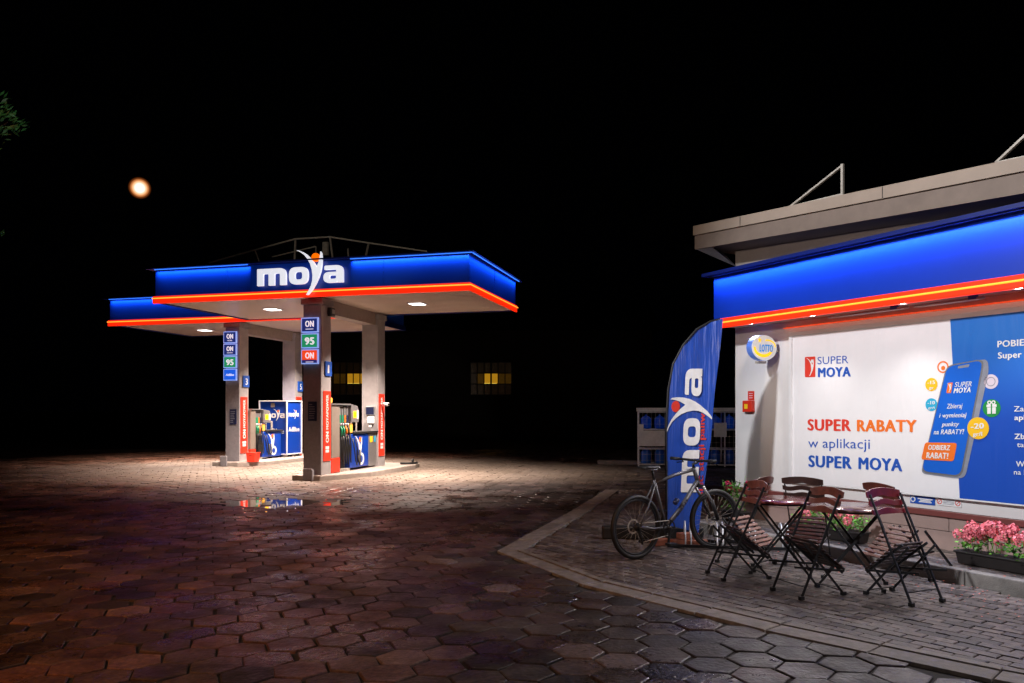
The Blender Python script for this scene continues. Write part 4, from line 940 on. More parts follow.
# lettering rotated: x -> up, y -> left
mb = MB(); y0_ = fl(0, 492)[1]; kx = .272; ky = .206; xb = fl(697.5, 0)[0]-fx0
tmp = MB(); 
for spl, mt in (([G_m], 'whiteprint'), (G_o, 'whiteprint'), ([YF], 'whiteprint'), (G_a, 'whiteprint'), ([circ(*BALL)], 'p_red')):
    # densify
    spl2 = []
    for s_ in spl:
        o = []
        for i in range(len(s_)):
            a = Vector(s_[i]); b_ = Vector(s_[(i+1) % len(s_)]); n = max(1, int((b_-a).length/.15))
            for q in range(n): o.append(tuple(a.lerp(b_, q/n)))
        spl2.append(o)
    vs, fs = curve_mesh(spl2, 0)
    out = []
    for x, y, z in vs:
        X = xb-y*ky+.012*x*kx/.3; Z = y0_+x*kx; out.append((X, min(wave(X, Z), wave(X-.05, Z), wave(X+.05, Z))-.010, Z))
    mb.add(out, fs, mt)
vs, fs = text_geo('sieć stacji paliw', .03); a = min(v[0] for v in vs); b_ = max(v[0] for v in vs)
xs = fl(702.5, 0)[0]-fx0; s1 = (fl(0, 413)[1]-fl(0, 496)[1])/(b_-a)
out = []
for x, y, z in vs:
    X = xs-y*.095+(x-a)*s1*.03; Z = fl(0, 496)[1]+(x-a)*s1; out.append((X, wave(X, Z)-.010, Z))
mb.add(out, fs, 'p_red'); mb.build('lettering', None, T)
mb = MB(); mb.bar((-.35, 0, .03), (.5, 0, .03), .05, .03, 'blackmetal'); mb.bar((.05, -.4, .031), (.05, .4, .031), .05, .03, 'blackmetal'); mb.tube([(-.012, 0, .03), (-.012, 0, .12)], .02, 8, 'blackmetal'); mb.build('foot', None, T)
mb = MB()
for x, y, z, a in ((.12, -.22, .06, .2), (.30, -.25, .06, -.15), (-.12, -.2, .06, .5), (.2, -.2, .135, .3)):
    mb.box((-.12, -.06, 0), (.12, .06, .07), 'brickred', Matrix.Translation((x, y, z-.045)) @ Matrix.Rotation(a, 4, 'Z'))
mb.build('weight', None, T, bevel=.006)
# bumper beam
a = at(604, 540, 1264/129)*1; t = empty('wheel_stop', 'thick black beam lying on the paving behind the bicycle', 'parking stop', (1.12, 9.85, .01), R(-2))
MB().box((0, -.08, 0), (1.25, .08, .16), 'black').build('beam', None, t, bevel=.025); mb = MB()
for x in (.2, 1.0): mb.box((x, -.084, .03), (x+.1, -.0805, .13), 'blackmetal')
mb.build('bracket', None, t)
# ------------------------------------------------------------------ bike rack
t = empty('bicycle_rack', 'low galvanised bicycle rack under the front wheel', 'bicycle rack', (1.9, 9.15, .01), R(-10))
mb = MB(); mb.bar((-.1, 0, .03), (1.5, 0, .03), .035, .035); mb.bar((-.1, .38, .03), (1.5, .38, .03), .035, .035); mb.build('base_rail', 'blackmetal', t)
for k in range(4):
    for s in (-.032, .032):
        x = .14+k*.36+s; mb = MB(); pts = [(x, 0, .03)]+[(x, .03+.17*(1-math.cos(a))*1.0, .05+.24*math.sin(a)) for a in [R(q) for q in range(10, 171, 16)]]+[(x, .38, .03)]
        mb.tube(pts, .009, 8, 'galv'); mb.build('wheel_hoop', None, t)
# ------------------------------------------------------------------ bicycle
def arc_pts(cx, cz, r, n=40, y=0): return [(cx+r*math.cos(2*math.pi*k/n), y, cz+r*math.sin(2*math.pi*k/n)) for k in range(n)]
BA = R(32)
bk = empty('mountain_bike', 'silver grey mountain bike with black tyres parked at the rack', 'bicycle', (1.33, 8.47, .012), BA)
RW = .345; RA = (0, RW); FA = (1.18, RW); BB = (.43, .31); ST = (.265, .80); HT = (.86, .93); HB = (.905, .80)
def p3(p, y=0): return (p[0], y, p[1])
def wheel(c, steer=0):
    root = MB(); root.tube(arc_pts(0, 0, RW-.024, 56), .0255, 10, 'black', closed=True); r_ = root.build('wheel', None, bk)
    r_.location = (c[0], 0, c[1]); r_.rotation_euler = (0, 0, steer); r_.name = 'wheel'
    mb = MB(); mb.tube(arc_pts(0, 0, RW-.056, 56), .012, 8, 'blackmetal', closed=True); mb.build('rim', None, r_)
    mb = MB()
    for k in range(28):
        a = 2*math.pi*k/28; s = .022 if k % 2 else -.022; b_ = a+(.35 if k % 4 < 2 else -.35)
        mb.tube([(.02*math.cos(b_), s, .02*math.sin(b_)), ((RW-.06)*math.cos(a), 0, (RW-.06)*math.sin(a))], .0012, 4, 'steel')
    mb.build('spokes', None, r_)
    mb = MB(); mb.tube([(0, -.05, 0), (0, .05, 0)], .02, 12, 'blackmetal'); mb.build('hub', None, r_)
    mb = MB()
    vs, fs = curve_mesh([circ(0, 0, .08), circ(0, 0, .062)], .002); mb.add([(x, -.045 if 0 else .045+z, y) for x, y, z in vs], fs, 'steel'); mb.build('brake_disc', None, r_)
wheel(RA); wheel(FA, R(-8))
mb = MB()
mb.tube([p3(BB), p3((BB[0]+.22, .50)), p3(HB)], [.026, .027, .024], 10, 'bikeframe')
mb.tube([p3(ST), p3(((ST[0]+HT[0])/2, .878)), p3(HT)], [.017, .019, .022], 10, 'bikeframe')
mb.tube([p3(BB), p3((ST[0]-.01, ST[1]+.04))], .017, 10, 'bikeframe')
mb.tube([p3((HB[0]+.008, HB[1]-.02)), p3((HT[0]-.008, HT[1]+.02))], .024, 10, 'bikeframe')
for s in (-1, 1):
    mb.tube([p3(ST, .015*s), p3(((ST[0])/2, .56), .05*s), p3(RA, .055*s)], [.010, .009, .008], 8, 'bikeframe')
    mb.tube([p3(BB, .03*s), p3((.2, .32), .055*s), p3(RA, .055*s)], [.013, .011, .010], 8, 'bikeframe')
mb.build('frame', None, bk)
# down tube lettering blocks: dark brand marks
mb = MB(); dv = Vector((HB[0]-BB[0], 0, HB[1]-BB[1])).normalized(); up = Vector((-dv.z, 0, dv.x))
text_to(mb, 'GIANT', 0, .26, 0, .03, 'plum', Matrix(((dv.x, up.x, 0, BB[0]+.14), (0, 0, -1, -.0285), (dv.z, up.z, 0, BB[1]+.10), (0, 0, 0, 1))), .06, z=.001)
mb.build('lettering', None, bk)
mb = MB()
mb.tube([p3((HB[0]+.008, HB[1]-.02)), p3((HB[0]+.018, HB[1]-.06))], .024, 10, 'blackmetal'); mb.bar((HB[0]+.02, -.075, HB[1]-.06), (HB[0]+.02, .075, HB[1]-.06), .04, .035, 'blackmetal')
for s in (-1, 1):
    mb.tube([p3((HB[0]+.02, HB[1]-.06), .065*s), p3((FA[0]-.11, .56), .065*s)], .017, 8, 'silver'); mb.tube([p3((FA[0]-.115, .58), .065*s), p3((FA[0]-.01, RW), .062*s)], .022, 8, 'blackmetal')
mb.build('fork', None, bk)
hb = MB(); hz = 1.02; hx_ = HT[0]+.02
hb.tube([p3((HT[0]-.008, HT[1]+.02)), p3((HT[0]-.018, HT[1]+.06)), p3((hx_+.03, hz-.01))], .017, 8, 'blackmetal')
hb.tube([(hx_-.05, -.35, hz+.02), (hx_+.02, -.12, hz+.01), (hx_+.04, 0, hz), (hx_+.02, .12, hz+.01), (hx_-.05, .35, hz+.02)], .0145, 8, 'blackmetal')
hbo = hb.build('handlebar', None, bk)
for s in (-1, 1):
    MB().tube([(hx_-.05, .35*s, hz+.02), (hx_-.02, .24*s, hz+.015)], .019, 8, 'black').build('grip', None, hbo)
    m_ = MB(); m_.tube([(hx_-.01, .2*s, hz), (hx_+.05, .24*s, hz-.02), (hx_+.02, .32*s, hz-.03)], .006, 6, 'blackmetal'); m_.build('brake_lever', None, hbo)
mb = MB()
for y in (-.06, .05): mb.tube([(hx_+.02, y*2, hz), (hx_+.13, y, hz-.02), (hx_+.10, y*.5, hz-.16), (HB[0]+.03, 0, HB[1]-.02)], .003, 5, 'black')
mb.build('cable', None, bk)
mb = MB(); mb.tube([p3((ST[0]-.01, ST[1]+.04)), p3((.225, .955))], .0135, 8, 'blackmetal'); mb.build('seat_post', None, bk)
# saddle
mb = MB(); vs = []; prof_ = [(-.14, .065, 0), (-.11, .078, .012), (-.05, .062, .006), (.02, .035, .0), (.09, .022, .0), (.13, .012, -.012)]
for (x, w, z) in prof_:
    for k in range(8):
        a = math.pi*k/7; vs.append((.215+x, w*math.cos(a), .975+z+.028*math.sin(a)-.01))
fs = [(i*8+k, i*8+k+1, (i+1)*8+k+1, (i+1)*8+k) for i in range(5) for k in range(7)]+[(i*8+7, i*8, (i+1)*8, (i+1)*8+7) for i in range(5)]+[tuple(range(7, -1, -1)), tuple(range(40, 48))]
mb.add(vs, fs, 'black', True); sd = mb.build('saddle', None, bk)
m_ = MB()
for s in (-1, 1): m_.tube([(.12, .022*s, .972), (.17, .022*s, .950), (.27, .022*s, .950), (.32, .015*s, .972)], .0045, 6, 'silver')
m_.build('saddle_rail', None, sd)
mb = MB(); vs, fs = curve_mesh([circ(0, 0, .088), circ(0, 0, .072)], .004); mb.add([(BB[0]+x, -.05+z, BB[1]+y) for x, y, z in vs], fs, 'blackmetal')
for k in range(5): a = k*1.257; mb.bar((BB[0], -.05, BB[1]), (BB[0]+.08*math.cos(a), -.05, BB[1]+.08*math.sin(a)), .004, .014, 'blackmetal')
mb.tube([(BB[0], -.075, BB[1]), (BB[0], .075, BB[1])], .018, 10, 'blackmetal')
mb.bar((BB[0], -.075, BB[1]), (BB[0]-.04, -.08, BB[1]-.165), .016, .022, 'blackmetal'); mb.bar((BB[0], .075, BB[1]), (BB[0]+.04, .08, BB[1]+.165), .016, .022, 'blackmetal')
cr_ = mb.build('crankset', None, bk)
MB().box((BB[0]-.09, -.17, BB[1]-.175), (BB[0]+.01, -.085, BB[1]-.155), 'black').build('pedal', None, cr_); MB().box((BB[0]-.01, .085, BB[1]+.155), (BB[0]+.09, .17, BB[1]+.175), 'black').build('pedal', None, cr_)
mb = MB(); mb.tube([(BB[0], -.05, BB[1]+.08), (0, -.05, RW+.04)], .005, 5, 'steel'); mb.tube([(BB[0], -.05, BB[1]-.08), (.04, -.05, .18)], .005, 5, 'steel'); mb.build('chain', None, bk)
mb = MB(); mb.lathe([(.05, 0), (.05, .004), (.04, .006), (.04, .010), (.03, .012), (.03, .02)], 20, 'blackmetal', Matrix.Translation((0, -.03, RW)) @ Matrix.Rotation(R(90), 4, 'X'))
mb.bar((0, -.05, RW), (.035, -.05, .24), .012, .02, 'blackmetal'); mb.bar((.035, -.05, .24), (.045, -.05, .16), .01, .02, 'blackmetal'); mb.build('derailleur', None, bk)
mb = MB(); mb.lathe([(.026, 0), (.028, .02), (.028, .06), (.024, .065)], 10, 'plum', Matrix.Translation((.55, -.01, .56)) @ Matrix.Rotation(R(40), 4, 'Y')); mb.build('bottle_cage', None, bk)
# ------------------------------------------------------------------ bistro chairs
def pz(z): return .40*(1-z/.87)
def make_chair(label, wood, seat_wood, legs_out=None):
    t = empty('folding_chair', label, 'folding chair', group='wooden folding chairs around the round tables')
    for s in (-1, 1):
        x = .185*s; mb = MB(); mb.bar((x, 0, .87), (x, .405, .012), .010, .019, up=(0, 1, 0)); mb.box((x-.016, .385, 0), (x+.016, .425, .03)); mb.build('leg', 'blackmetal', t)
        mb = MB(); x = .16*s
        if legs_out: mb.bar((x, .36, .47), (x, .36+legs_out[0], legs_out[1]), .012, .022, up=(0, 1, 0)); mb.box((x-.015, .345+legs_out[0], legs_out[1]-.02), (x+.015, .375+legs_out[0], legs_out[1]+.02))
        else: mb.bar((x, .36, .47), (x, -.06, .012), .009, .018, up=(0, 1, 0)); mb.box((x-.015, -.08, 0), (x+.015, -.04, .03))
        mb.build('leg', 'blackmetal', t)
    mb = MB(); mb.bar((-.185, pz(.10), .10), (.185, pz(.10), .10), .008); mb.build('crossbar', 'blackmetal', t)
    if not legs_out: mb = MB(); mb.bar((-.16, -.03, .045), (.16, -.03, .045), .008); mb.build('crossbar', 'blackmetal', t)
    # backrest slats
    mb = MB()
    for q, (z0, z1, arch) in enumerate(((.842, .893, .026), (.772, .818, .0), (.702, .746, .0))):
        n = 14; vs = []
        for k in range(n+1):
            x = -.205+.41*k/n; c = .035*(1-(x/.205)**2); yb = pz((z0+z1)/2)-.014-c*.9
            wv = .012*math.cos(x/.205*math.pi*1.5) if q != 0 else 0
            wt = arch*(1-(x/.205)**2) if q == 0 else .010*math.cos(x/.205*math.pi*1.5)
            zb_ = z0+(.010*math.cos(x/.205*math.pi*1.5) if q < 2 else -.004*(1-(x/.205)**2)); zt_ = z1+wt
            lean = .012
            vs += [(x, yb+lean/2, zb_), (x, yb-lean/2, zt_), (x, yb+lean/2-.014, zb_), (x, yb-lean/2-.014, zt_)]
        fs = []
        for k in range(n):
            a = 4*k; b_ = a+4
            fs += [(a, a+1, b_+1, b_), (a+3, a+2, b_+2, b_+3), (a+1, a+3, b_+3, b_+1), (a+2, a, b_, b_+2)]
        fs += [(0, 2, 3, 1), (4*n+1, 4*n+3, 4*n+2, 4*n)]
        mb.add(vs, fs, wood)
    mb.build('backrest', None, t, bevel=.002, seg=1)
    # seat: front high, rear dropped
    Fp = Vector((0, .27, .46)); Rp_ = Vector((0, -.06, .19)); D = (Fp-Rp_); Ls = D.length; D.normalize(); Nn = Vector((0, -D.z, D.y))
    for s in (-1, 1): mb = MB(); mb.bar(Rp_+Vector((.15*s, 0, 0)), Fp+D*.03+Vector((.15*s, 0, 0)), .012, .020, 'blackmetal'); mb.build('seat_rail', None, t)
    for s in (-1, 1): mb = MB(); mb.bar(Rp_+Vector((.168*s, 0, .02)), Vector((.168*s, .46, .275)), .010, .018, 'blackmetal'); mb.build('link_rail', None, t)
    mb = MB(); ns = 8
    for k in range(ns):
        c = Rp_+D*(Ls*(k+.5)/ns)+Nn*(.018+.018*(2*(k+.5)/ns-1)**2); w = .185-(.02 if k in (0, ns-1) else 0)
        mx = Matrix((Vector((1,0,0)), D, Nn)).transposed().to_4x4(); mx.translation = c
        mb.box((-w, -.0175, -.007), (w, .0175, .007), seat_wood, mx)
    mb.build('seat', None, t, bevel=.003, seg=1)
    return t
def place(t, x, y, fx, fy): t.location = (x, y, .012); t.rotation_euler = (0, 0, math.atan2(-fx, fy))
place(make_chair('reddish folding chair nearest the bicycle, leaning on the left table', 'wood', 'woodshade'), 2.345, 7.62, -1, -.16)
place(make_chair('brown folding chair behind the left table, its pale seat catching light', 'wood', 'woodlit'), 2.57, 8.13, -.75, .75)
place(make_chair('folding chair with an almost black backrest against the white wall', 'woodshade', 'wood'), 2.98, 8.10, .55, .8)
place(make_chair('brown folding chair between the two tables with a dark dropped seat', 'wood', 'woodshade'), 2.75, 6.95, -.94, -.34)
place(make_chair('crimson backed folding chair nearest the camera at the right table', 'woodredlit', 'woodshade'), 3.24, 6.86, .42, -.9)
place(make_chair('brown folding chair behind the crimson one, legs stretched towards the kerb', 'wood', 'woodlit', legs_out=(.42, -.0)), 3.46, 7.42, .85, .25)
def table(x, y, r, label, rz, mt):
    t = empty('round_table', label, 'round table', (x, y, .012), rz, 'round folding tables')
    mb = MB(); mb.lathe([(r-.006, .700), (r, .706), (r, .716), (r-.006, .722)], 48, mt); mb.build('tabletop', None, t)
    MB().lathe([(r-.03, .685), (r-.028, .699)], 40, 'blackmetal').build('rim', None, t)
    for s in (-1, 1):
        xx = .2*s
        mb = MB(); mb.bar((xx, -.24, .69), (xx, .27, .01), .010, .020, up=(0, 1, 0)); mb.box((xx-.015, .25, 0), (xx+.015, .29, .03)); mb.build('leg', 'blackmetal', t)
        xx = .175*s; mb = MB(); mb.bar((xx, .24, .69), (xx, -.27, .01), .010, .020, up=(0, 1, 0)); mb.box((xx-.015, -.29, 0), (xx+.015, -.25, .03)); mb.build('leg', 'blackmetal', t)
    for yy, w in ((.235, .2), (-.235, .175)): MB().bar((-w, yy, .06), (w, yy, .06), .008).build('crossbar', 'blackmetal', t)
    MB().bar((-.2, 0, .35), (.2, 0, .35), .01).build('hinge_rod', 'blackmetal', t)
M['tableredd'] = mat('wet_red_table', (.12, .02, .02), .18, var=.3, vs=10, rvar=.1)
table(2.65, 7.80, .355, 'round folding table with a wet reddish top near the bicycle', R(70), 'tableredd')
table(3.10, 7.20, .36, 'round folding table with a wet greyish top beside the crimson chair', R(62), 'tabletop')
# ------------------------------------------------------------------ planters
def leafq(mb, c, n, s, mt, rg, elong=1.6):
    n = n.normalized(); a = n.orthogonal().normalized(); a = (Matrix.Rotation(rg.uniform(0, 6.28), 3, n) @ a); b_ = n.cross(a)
    mb.add([c-a*s*elong, c-b_*s+n*s*.25, c+a*s*elong, c+b_*s+n*s*.25], [(0,1,2,3)], mt)
def planter(u, v, length, label, nfl, flow, seed, tall=.30, h=.125, loc=None, pinks=('pink',)):
    rg = random.Random(seed)
    t = empty('flower_planter', label, 'flower planter', loc or wl(u, v, .142), WT)
    mb = MB(); a, b_ = length/2, .09
    mb.add([(-a+.02,-b_+.02,0),(a-.02,-b_+.02,0),(a-.02,b_-.02,0),(-a+.02,b_-.02,0),(-a,-b_,h),(a,-b_,h),(a,b_,h),(-a,b_,h)], BF, 'trough'); mb.box((-a-.01, -b_-.01, h-.02), (a+.01, b_+.01, h+.002), 'trough')
    mb.build('trough', None, t, bevel=.008)
    mb = MB()
    for k in range(int(length*600)):
        x = rg.uniform(-a*1.02, a*1.02); y = rg.gauss(0, .06); z = h+rg.random()**.8*tall*.7
        if mnoise.noise(Vector((x*7+seed, y*7, z*7))) < -.18: continue
        leafq(mb, Vector((x, y, z)), Vector((rg.gauss(0, .6), rg.gauss(-.3, .6), 1)), rg.uniform(.012, .024), 'leaf', rg, 1.1)
    for k in range(int(length*30)):
        x = rg.uniform(-a, a); mb.tube([(x, rg.gauss(0, .03), h-.02), (x+rg.gauss(0, .03), rg.gauss(0, .06), h+tall*rg.uniform(.4, .9))], .003, 4, 'leaf')
    mb.build('leaves', None, t)
    fls = []
    for k in range(nfl):
        for _ in range(20):
            x = rg.uniform(-a, a); y = rg.gauss(-.02, .06); z = h+tall*rg.uniform(.45, 1)
            if all((Vector((x, y, z))-q).length > .06 for q in fls): break
        fls.append(Vector((x, y, z))); c = fls[-1]; mb = MB(); rr = rg.uniform(.042, .062); mt = rg.choice(pinks)
        for q in range(70):
            d = Vector((rg.gauss(0, 1), rg.gauss(0, 1), rg.gauss(.3, 1))).normalized(); leafq(mb, c+d*rr*rg.uniform(.7, 1), d+Vector((rg.gauss(0, .4), rg.gauss(0, .4), rg.gauss(0, .4))), rg.uniform(.011, .018), mt, rg, 1.0)
        mb.build('flower_head', None, t)
pu = (Vector((at(997, 568, 7.3).x, at(997, 568, 7.3).y, 0))-WO)
planter(pu.dot(WD)+.10, -.60, .92, 'dark planter of dense pink geraniums at the right edge', 34, 1, 3, tall=.27)
planter(-.82, -.52, .95, 'dark planter of pink flowers behind the right table', 16, 1, 5, tall=.25)
planter(-2.35, -.5, .38, 'small pot of bright green leaves with few pink flowers at the shop corner', 2, 1, 9, tall=.55, h=.14, pinks=('hotpink', 'hotpink', 'pink'))
# ------------------------------------------------------------------ gas bottle cage behind
cg = empty('gas_bottle_cage', 'grey wire cage with blue gas bottles and white panels behind the flag', 'gas cage', (3.62, 22.6, .02), R(-8))
mb = MB(); Wc, Hc_, Dc = 3.6, 1.55, .8
for x in (0, Wc/3, 2*Wc/3, Wc):
    for y in (0, Dc): mb.bar((x, y, 0), (x, y, Hc_), .04)
for z in (.06, .5, 1.05, Hc_): mb.bar((0, 0, z), (Wc, 0, z), .03); mb.bar((0, Dc, z), (Wc, Dc, z), .03); mb.bar((0, 0, z), (0, Dc, z), .03); mb.bar((Wc, 0, z), (Wc, Dc, z), .03)
mb.build('cage_frame', 'galv', cg)
mb = MB()
for k in range(1, 30): mb.bar((Wc*k/30, -.01, .05), (Wc*k/30, -.01, Hc_), .007)
for k in range(1, 9): mb.bar((0, -.012, Hc_*k/9), (Wc, -.012, Hc_*k/9), .007)
mb.build('wire_mesh', 'steel', cg)
mb = MB(); mb.box((-.02, -.035, .58), (.9, -.025, 1.02), 'whiteprint'); mb.box((-.02, -.034, 1.02), (.14, -.024, 1.2), 'whiteprint'); mb.build('notice_panel', None, cg)
MB().box((2.1, -.035, .85), (2.45, -.025, 1.25), 'whiteprint').build('notice_panel', None, cg)
MB().box((-.05, -.05, Hc_+.02), (Wc+.05, Dc+.05, Hc_+.12), 'whiteprint').build('roof', None, cg)
for k in range(9):
    for lev in (0, 1):
        x = .22+k*.39; mb = MB(); z = .06 if lev == 0 else 1.08
        s_ = .42 if lev == 0 else .36
        mb.lathe([(.13, 0), (.15, .03), (.15, s_*.75), (.10, s_*.92), (.03, s_), (.03, s_+.04)], 16, 'p_screen' if lev == 0 and k != 3 else ('p_pale' if lev == 0 else 'navy'), Matrix.Translation((x, .35, z))); mb.build('gas_bottle', None, cg)
# ------------------------------------------------------------------ dark old building with lit windows
bg = empty('old_building', 'dark old building far behind the canopy with two amber lit windows', 'building', (-14, 45, 0), 0)
def bx_(px): return (px-CX)/F*45+14
def bz_(py): return CAMZ-(py-HY)/F*45
wins = [(326, 366, 362, 404), (470, 512, 358, 394)]
mb = MB(); xs = [0]; 
X = [bx_(w[0]) for w in wins]+[bx_(w[1]) for w in wins]; X.sort()
zz0, zz1 = bz_(395), bz_(362)
X0, X1 = 0, 22
mb.box((X0, 0, 0), (X1, .4, zz0)); mb.box((X0, 0, zz1), (X1, .4, 6.2)); mb.box((X0, 0, zz0), (X[0], .4, zz1)); mb.box((X[1], 0, zz0), (X[2], .4, zz1)); mb.box((X[3], 0, zz0), (X1, .4, zz1))
mb.box((X0, .401, 0), (X0+.4, 9, 6.2)); mb.box((X1-.4, .401, 0), (X1, 9, 6.2)); mb.box((X0, 9.001, 0), (X1, 9.4, 6.2))
mb.build('wall', 'bgwall', bg)
mb = MB(); mb.add([(-.5,-.5,6.21),(22.5,-.5,6.21),(22.5,4.7,8.6),(-.5,4.7,8.6),(22.5,9.9,6.21),(-.5,9.9,6.21)], [(0,1,2,3),(3,2,4,5),(0,3,5),(1,4,2)], 'bgwall'); mb.build('roof', None, bg)
for i, (a, b_, c, d) in enumerate(wins):
    xa, xb_ = bx_(a), bx_(b_); fr = MB(); n = 6
    for k in range(n+1): x = xa+(xb_-xa)*k/n; fr.box((x-(.05 if k in (0, 3, n) else .016), .1, zz0), (x+(.05 if k in (0, 3, n) else .016), .16, zz1))
    for k in range(4): z = zz0+(zz1-zz0)*k/3; fr.box((xa, .09, z-.03), (xb_, .15, z+.03))
    f_ = fr.build('window', 'black', bg); f_['label'] = 'amber lit window with dark glazing bars'
    for k in range(n):
        for q in range(3):
            x0 = xa+(xb_-xa)*k/n; x1 = xa+(xb_-xa)*(k+1)/n; z0 = zz0+(zz1-zz0)*q/3; z1 = zz0+(zz1-zz0)*(q+1)/3
            br = q == 1 and (k in ((3, 4, 5) if i == 0 else (2, 3, 4)[:2] if 0 else (2, 3)))
            MB().box((x0+.03, .17, z0+.03), (x1-.03, .18, z1-.03), 'paneglow' if br else ('panemid' if (q == 1 and 0 < k < 6) else 'panedim')).build('pane', None, f_)
    k0 = .52 if i == 0 else .33; zc_ = bz_(383.5)
    MB().box((xa+(xb_-xa)*k0, .155, zc_-.04), (xa+(xb_-xa)*(k0+.3), .169, zc_+.02), 'tube').build('lamp_tube', None, f_)
# ------------------------------------------------------------------ tree reaching in at left
tr = empty('leafy_tree', 'dark leafy tree whose lit twig reaches in at the upper left edge', 'tree', (-7.6, 8.3, 0), 0)
mb = MB(); rg = random.Random(4)
tips = []
mb.tube([(0,0,-.1), (.03,.02,1.2), (-.04,.05,2.6), (.05,0,3.8), (.0,.05,5.4)], [.17, .14, .12, .09, .04], 10, 'bark')
def limb(p, d, L, r, dep):
    pts = [p]; n = 4
    for k in range(n): d = (d+Vector((rg.gauss(0, .13), rg.gauss(0, .13), rg.gauss(0, .08)))).normalized(); p = p+d*L/n; pts.append(p)
    mb.tube(pts, [r*(1-.6*k/n) for k in range(n+1)], 6, 'bark')
    if dep > 0:
        for k in range(3): limb(pts[rg.choice((2, 3, 4))], (d+Vector((rg.gauss(0, .55), rg.gauss(0, .55), rg.gauss(0, .4)))).normalized(), L*.6, r*.45, dep-1)
    else: tips.append((pts[-1], d)); tips.append((pts[-2], d))
for k in range(8): a = k*.8+.4; limb(Vector((0, 0, 2.6+k*.34)), Vector((math.cos(a)*.9, math.sin(a)*.9, .45)), 1.15, .05, 2)
# twig into the frame
e_ = at(8, 122, 8.1)-Vector((-7.6, 8.3, 0)); limb_p = [Vector((.03, 0, 3.6)), Vector((.9, -.1, 3.95)), Vector((1.8, -.15, 4.2)), e_]
mb.tube(limb_p, [.045, .03, .018, .006], 6, 'bark')
mb.build('trunk', None, tr)
mb = MB()
for p, d in tips:
    if p.x > 1.6: continue
    for k in range(34): c = p+Vector((rg.gauss(0, .16), rg.gauss(0, .16), rg.gauss(0, .14))); leafq(mb, c, Vector((rg.gauss(0, .6), rg.gauss(0, .6), 1)), rg.uniform(.018, .03), 'leafdark', rg, 2.0)
for (px_, py_) in ((2, 100), (6, 108), (10, 118), (16, 122), (22, 123), (4, 128), (12, 112), (18, 127), (2, 116), (-4, 110), (-4, 130), (1, 138), (-6, 150)):
    base = at(px_, py_, 8.1+rg.uniform(-.15, .15))-Vector((-7.6, 8.3, 0))
    dr = (base-Vector((1.8, 0, 4.2))).normalized()
    for k in range(9):
        c = base+Vector((rg.gauss(0, .03), rg.gauss(0, .05), rg.gauss(0, .03))); s = rg.uniform(.008, .014); n = Vector((rg.gauss(0, .5), -1, rg.gauss(.3, .5))).normalized()
        a = (dr+Vector((rg.gauss(0, .4), 0, rg.gauss(.25, .4)))); a = (a-n*a.dot(n)).normalized(); b_ = n.cross(a)
        mb.add([c-a*s*3.6, c-b_*s*1.1, c+a*s*3.8, c+b_*s*1.1], [(0,1,2,3)], 'leafdark')
mb.build('crown', None, tr)
# ------------------------------------------------------------------ moon
mm = bpy.data.materials.new('moon_glow'); mm.use_nodes = True; N = mm.node_tree.nodes; L = mm.node_tree.links
for n in list(N): N.remove(n)
out = N.new('ShaderNodeOutputMaterial'); em = N.new('ShaderNodeEmission'); lw = N.new('ShaderNodeLayerWeight'); lw.inputs['Blend'].default_value = .5
cr = N.new('ShaderNodeValToRGB'); e = cr.color_ramp.elements
e[0].position = .0; e[0].color = (1, .93, .82, 1); e[1].position = 1; e[1].color = (0, 0, 0, 1)
for p, c in ((.08, (1, .93, .84, 1)), (.14, (1, .62, .33, 1)), (.26, (.62, .22, .065, 1)), (.42, (.13, .03, .006, 1)), (.66, (.008, .002, 0, 1))): k = e.new(p); k.color = c
nz = N.new('ShaderNodeTexNoise'); nz.inputs['Scale'].default_value = .2
L.new(lw.outputs['Facing'], cr.inputs['Fac']); L.new(cr.outputs['Color'], em.inputs['Color']); em.inputs['Strength'].default_value = 1.15; L.new(em.outputs[0], out.inputs['Surface'])
bm = bmesh.new(); bmesh.ops.create_uvsphere(bm, u_segments=64, v_segments=32, radius=11.0*900/F); me = bpy.data.meshes.new('moon'); bm.to_mesh(me); bm.free()
for p in me.polygons: p.use_smooth = True
me.materials.append(mm); mo = bpy.data.objects.new('moon', me); COL.objects.link(mo); mo.location = at(139.7, 188, 900); mo['kind'] = 'structure'
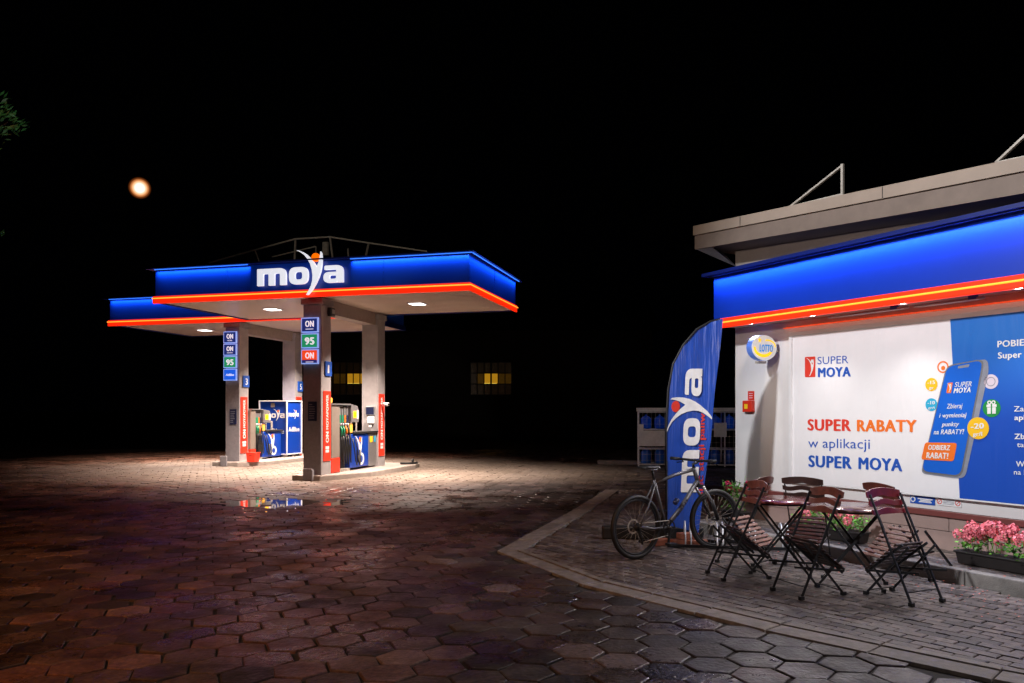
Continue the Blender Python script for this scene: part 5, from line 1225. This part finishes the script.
# ------------------------------------------------------------------ lighting
w = bpy.data.worlds.new('World'); SC.world = w; w.use_nodes = True; N = w.node_tree.nodes; L = w.node_tree.links
b = N['Background']; b.inputs['Color'].default_value = (.25, .28, .5, 1); b.inputs['Strength'].default_value = .0004
def point(name, loc, power, col, r=.15):
    l = bpy.data.lights.new(name, 'POINT'); l.energy = power; l.color = col; l.shadow_soft_size = r
    o = bpy.data.objects.new(name, l); COL.objects.link(o); o.location = loc; return o
def spot(name, loc, target, power, col, ang=60, blend=.6, r=.2):
    l = bpy.data.lights.new(name, 'SPOT'); l.energy = power; l.color = col; l.spot_size = R(ang); l.spot_blend = blend; l.shadow_soft_size = r
    o = bpy.data.objects.new(name, l); COL.objects.link(o); o.location = loc
    o.rotation_euler = (Vector(target)-Vector(loc)).to_track_quat('-Z', 'Y').to_euler(); return o
spot('street_lamp_light', (-7.5, -2.0, 7.0), (-4.6, 6.0, 0), 2600, (1, .42, .15), 62, .9, r=.5)
spot('yard_fill', (1.5, -2.5, 6.5), (1.2, 6.0, 0), 260, (1, .78, .72), 80, .9, r=.6)  # neutral fill added for the centre and right paving, no fitting built
spot('shop_side_lamp', (-4.5, 1.0, 3.75), (4.0, 9.2, 4.0), 1100, (1, .78, .62), 34, .5)
point('tree_lamp', (-3.6, 6.0, 6.3), 60, (.9, 1, .75))
spot('yard_floodlight', (-4.5, 3, 7), (4.75, 8.75, 2.15), 4300, (.93, .95, 1), 38, .65, r=.2)
spot('cage_fill', (1.0, 13, 5.5), (5.2, 22.6, .8), 170, (.9, .95, 1), 34, .7)  # cool fill added to lift the gas cage
spot('roof_frame_fill', (-2, 2, 9), tuple(cf(-3.5, 1.8, 5.4)), 900, (1, .85, .68), 16, .5)  # weak spot added so the canopy roof frame shows
SC.render.engine = 'CYCLES'
SC.cycles.use_denoising = True
SC.cycles.max_bounces = 6; SC.cycles.diffuse_bounces = 3; SC.cycles.glossy_bounces = 3
SC.cycles.sample_clamp_indirect = 4
SC.view_settings.view_transform = 'Standard'; SC.view_settings.look = 'None'; SC.view_settings.exposure = 0
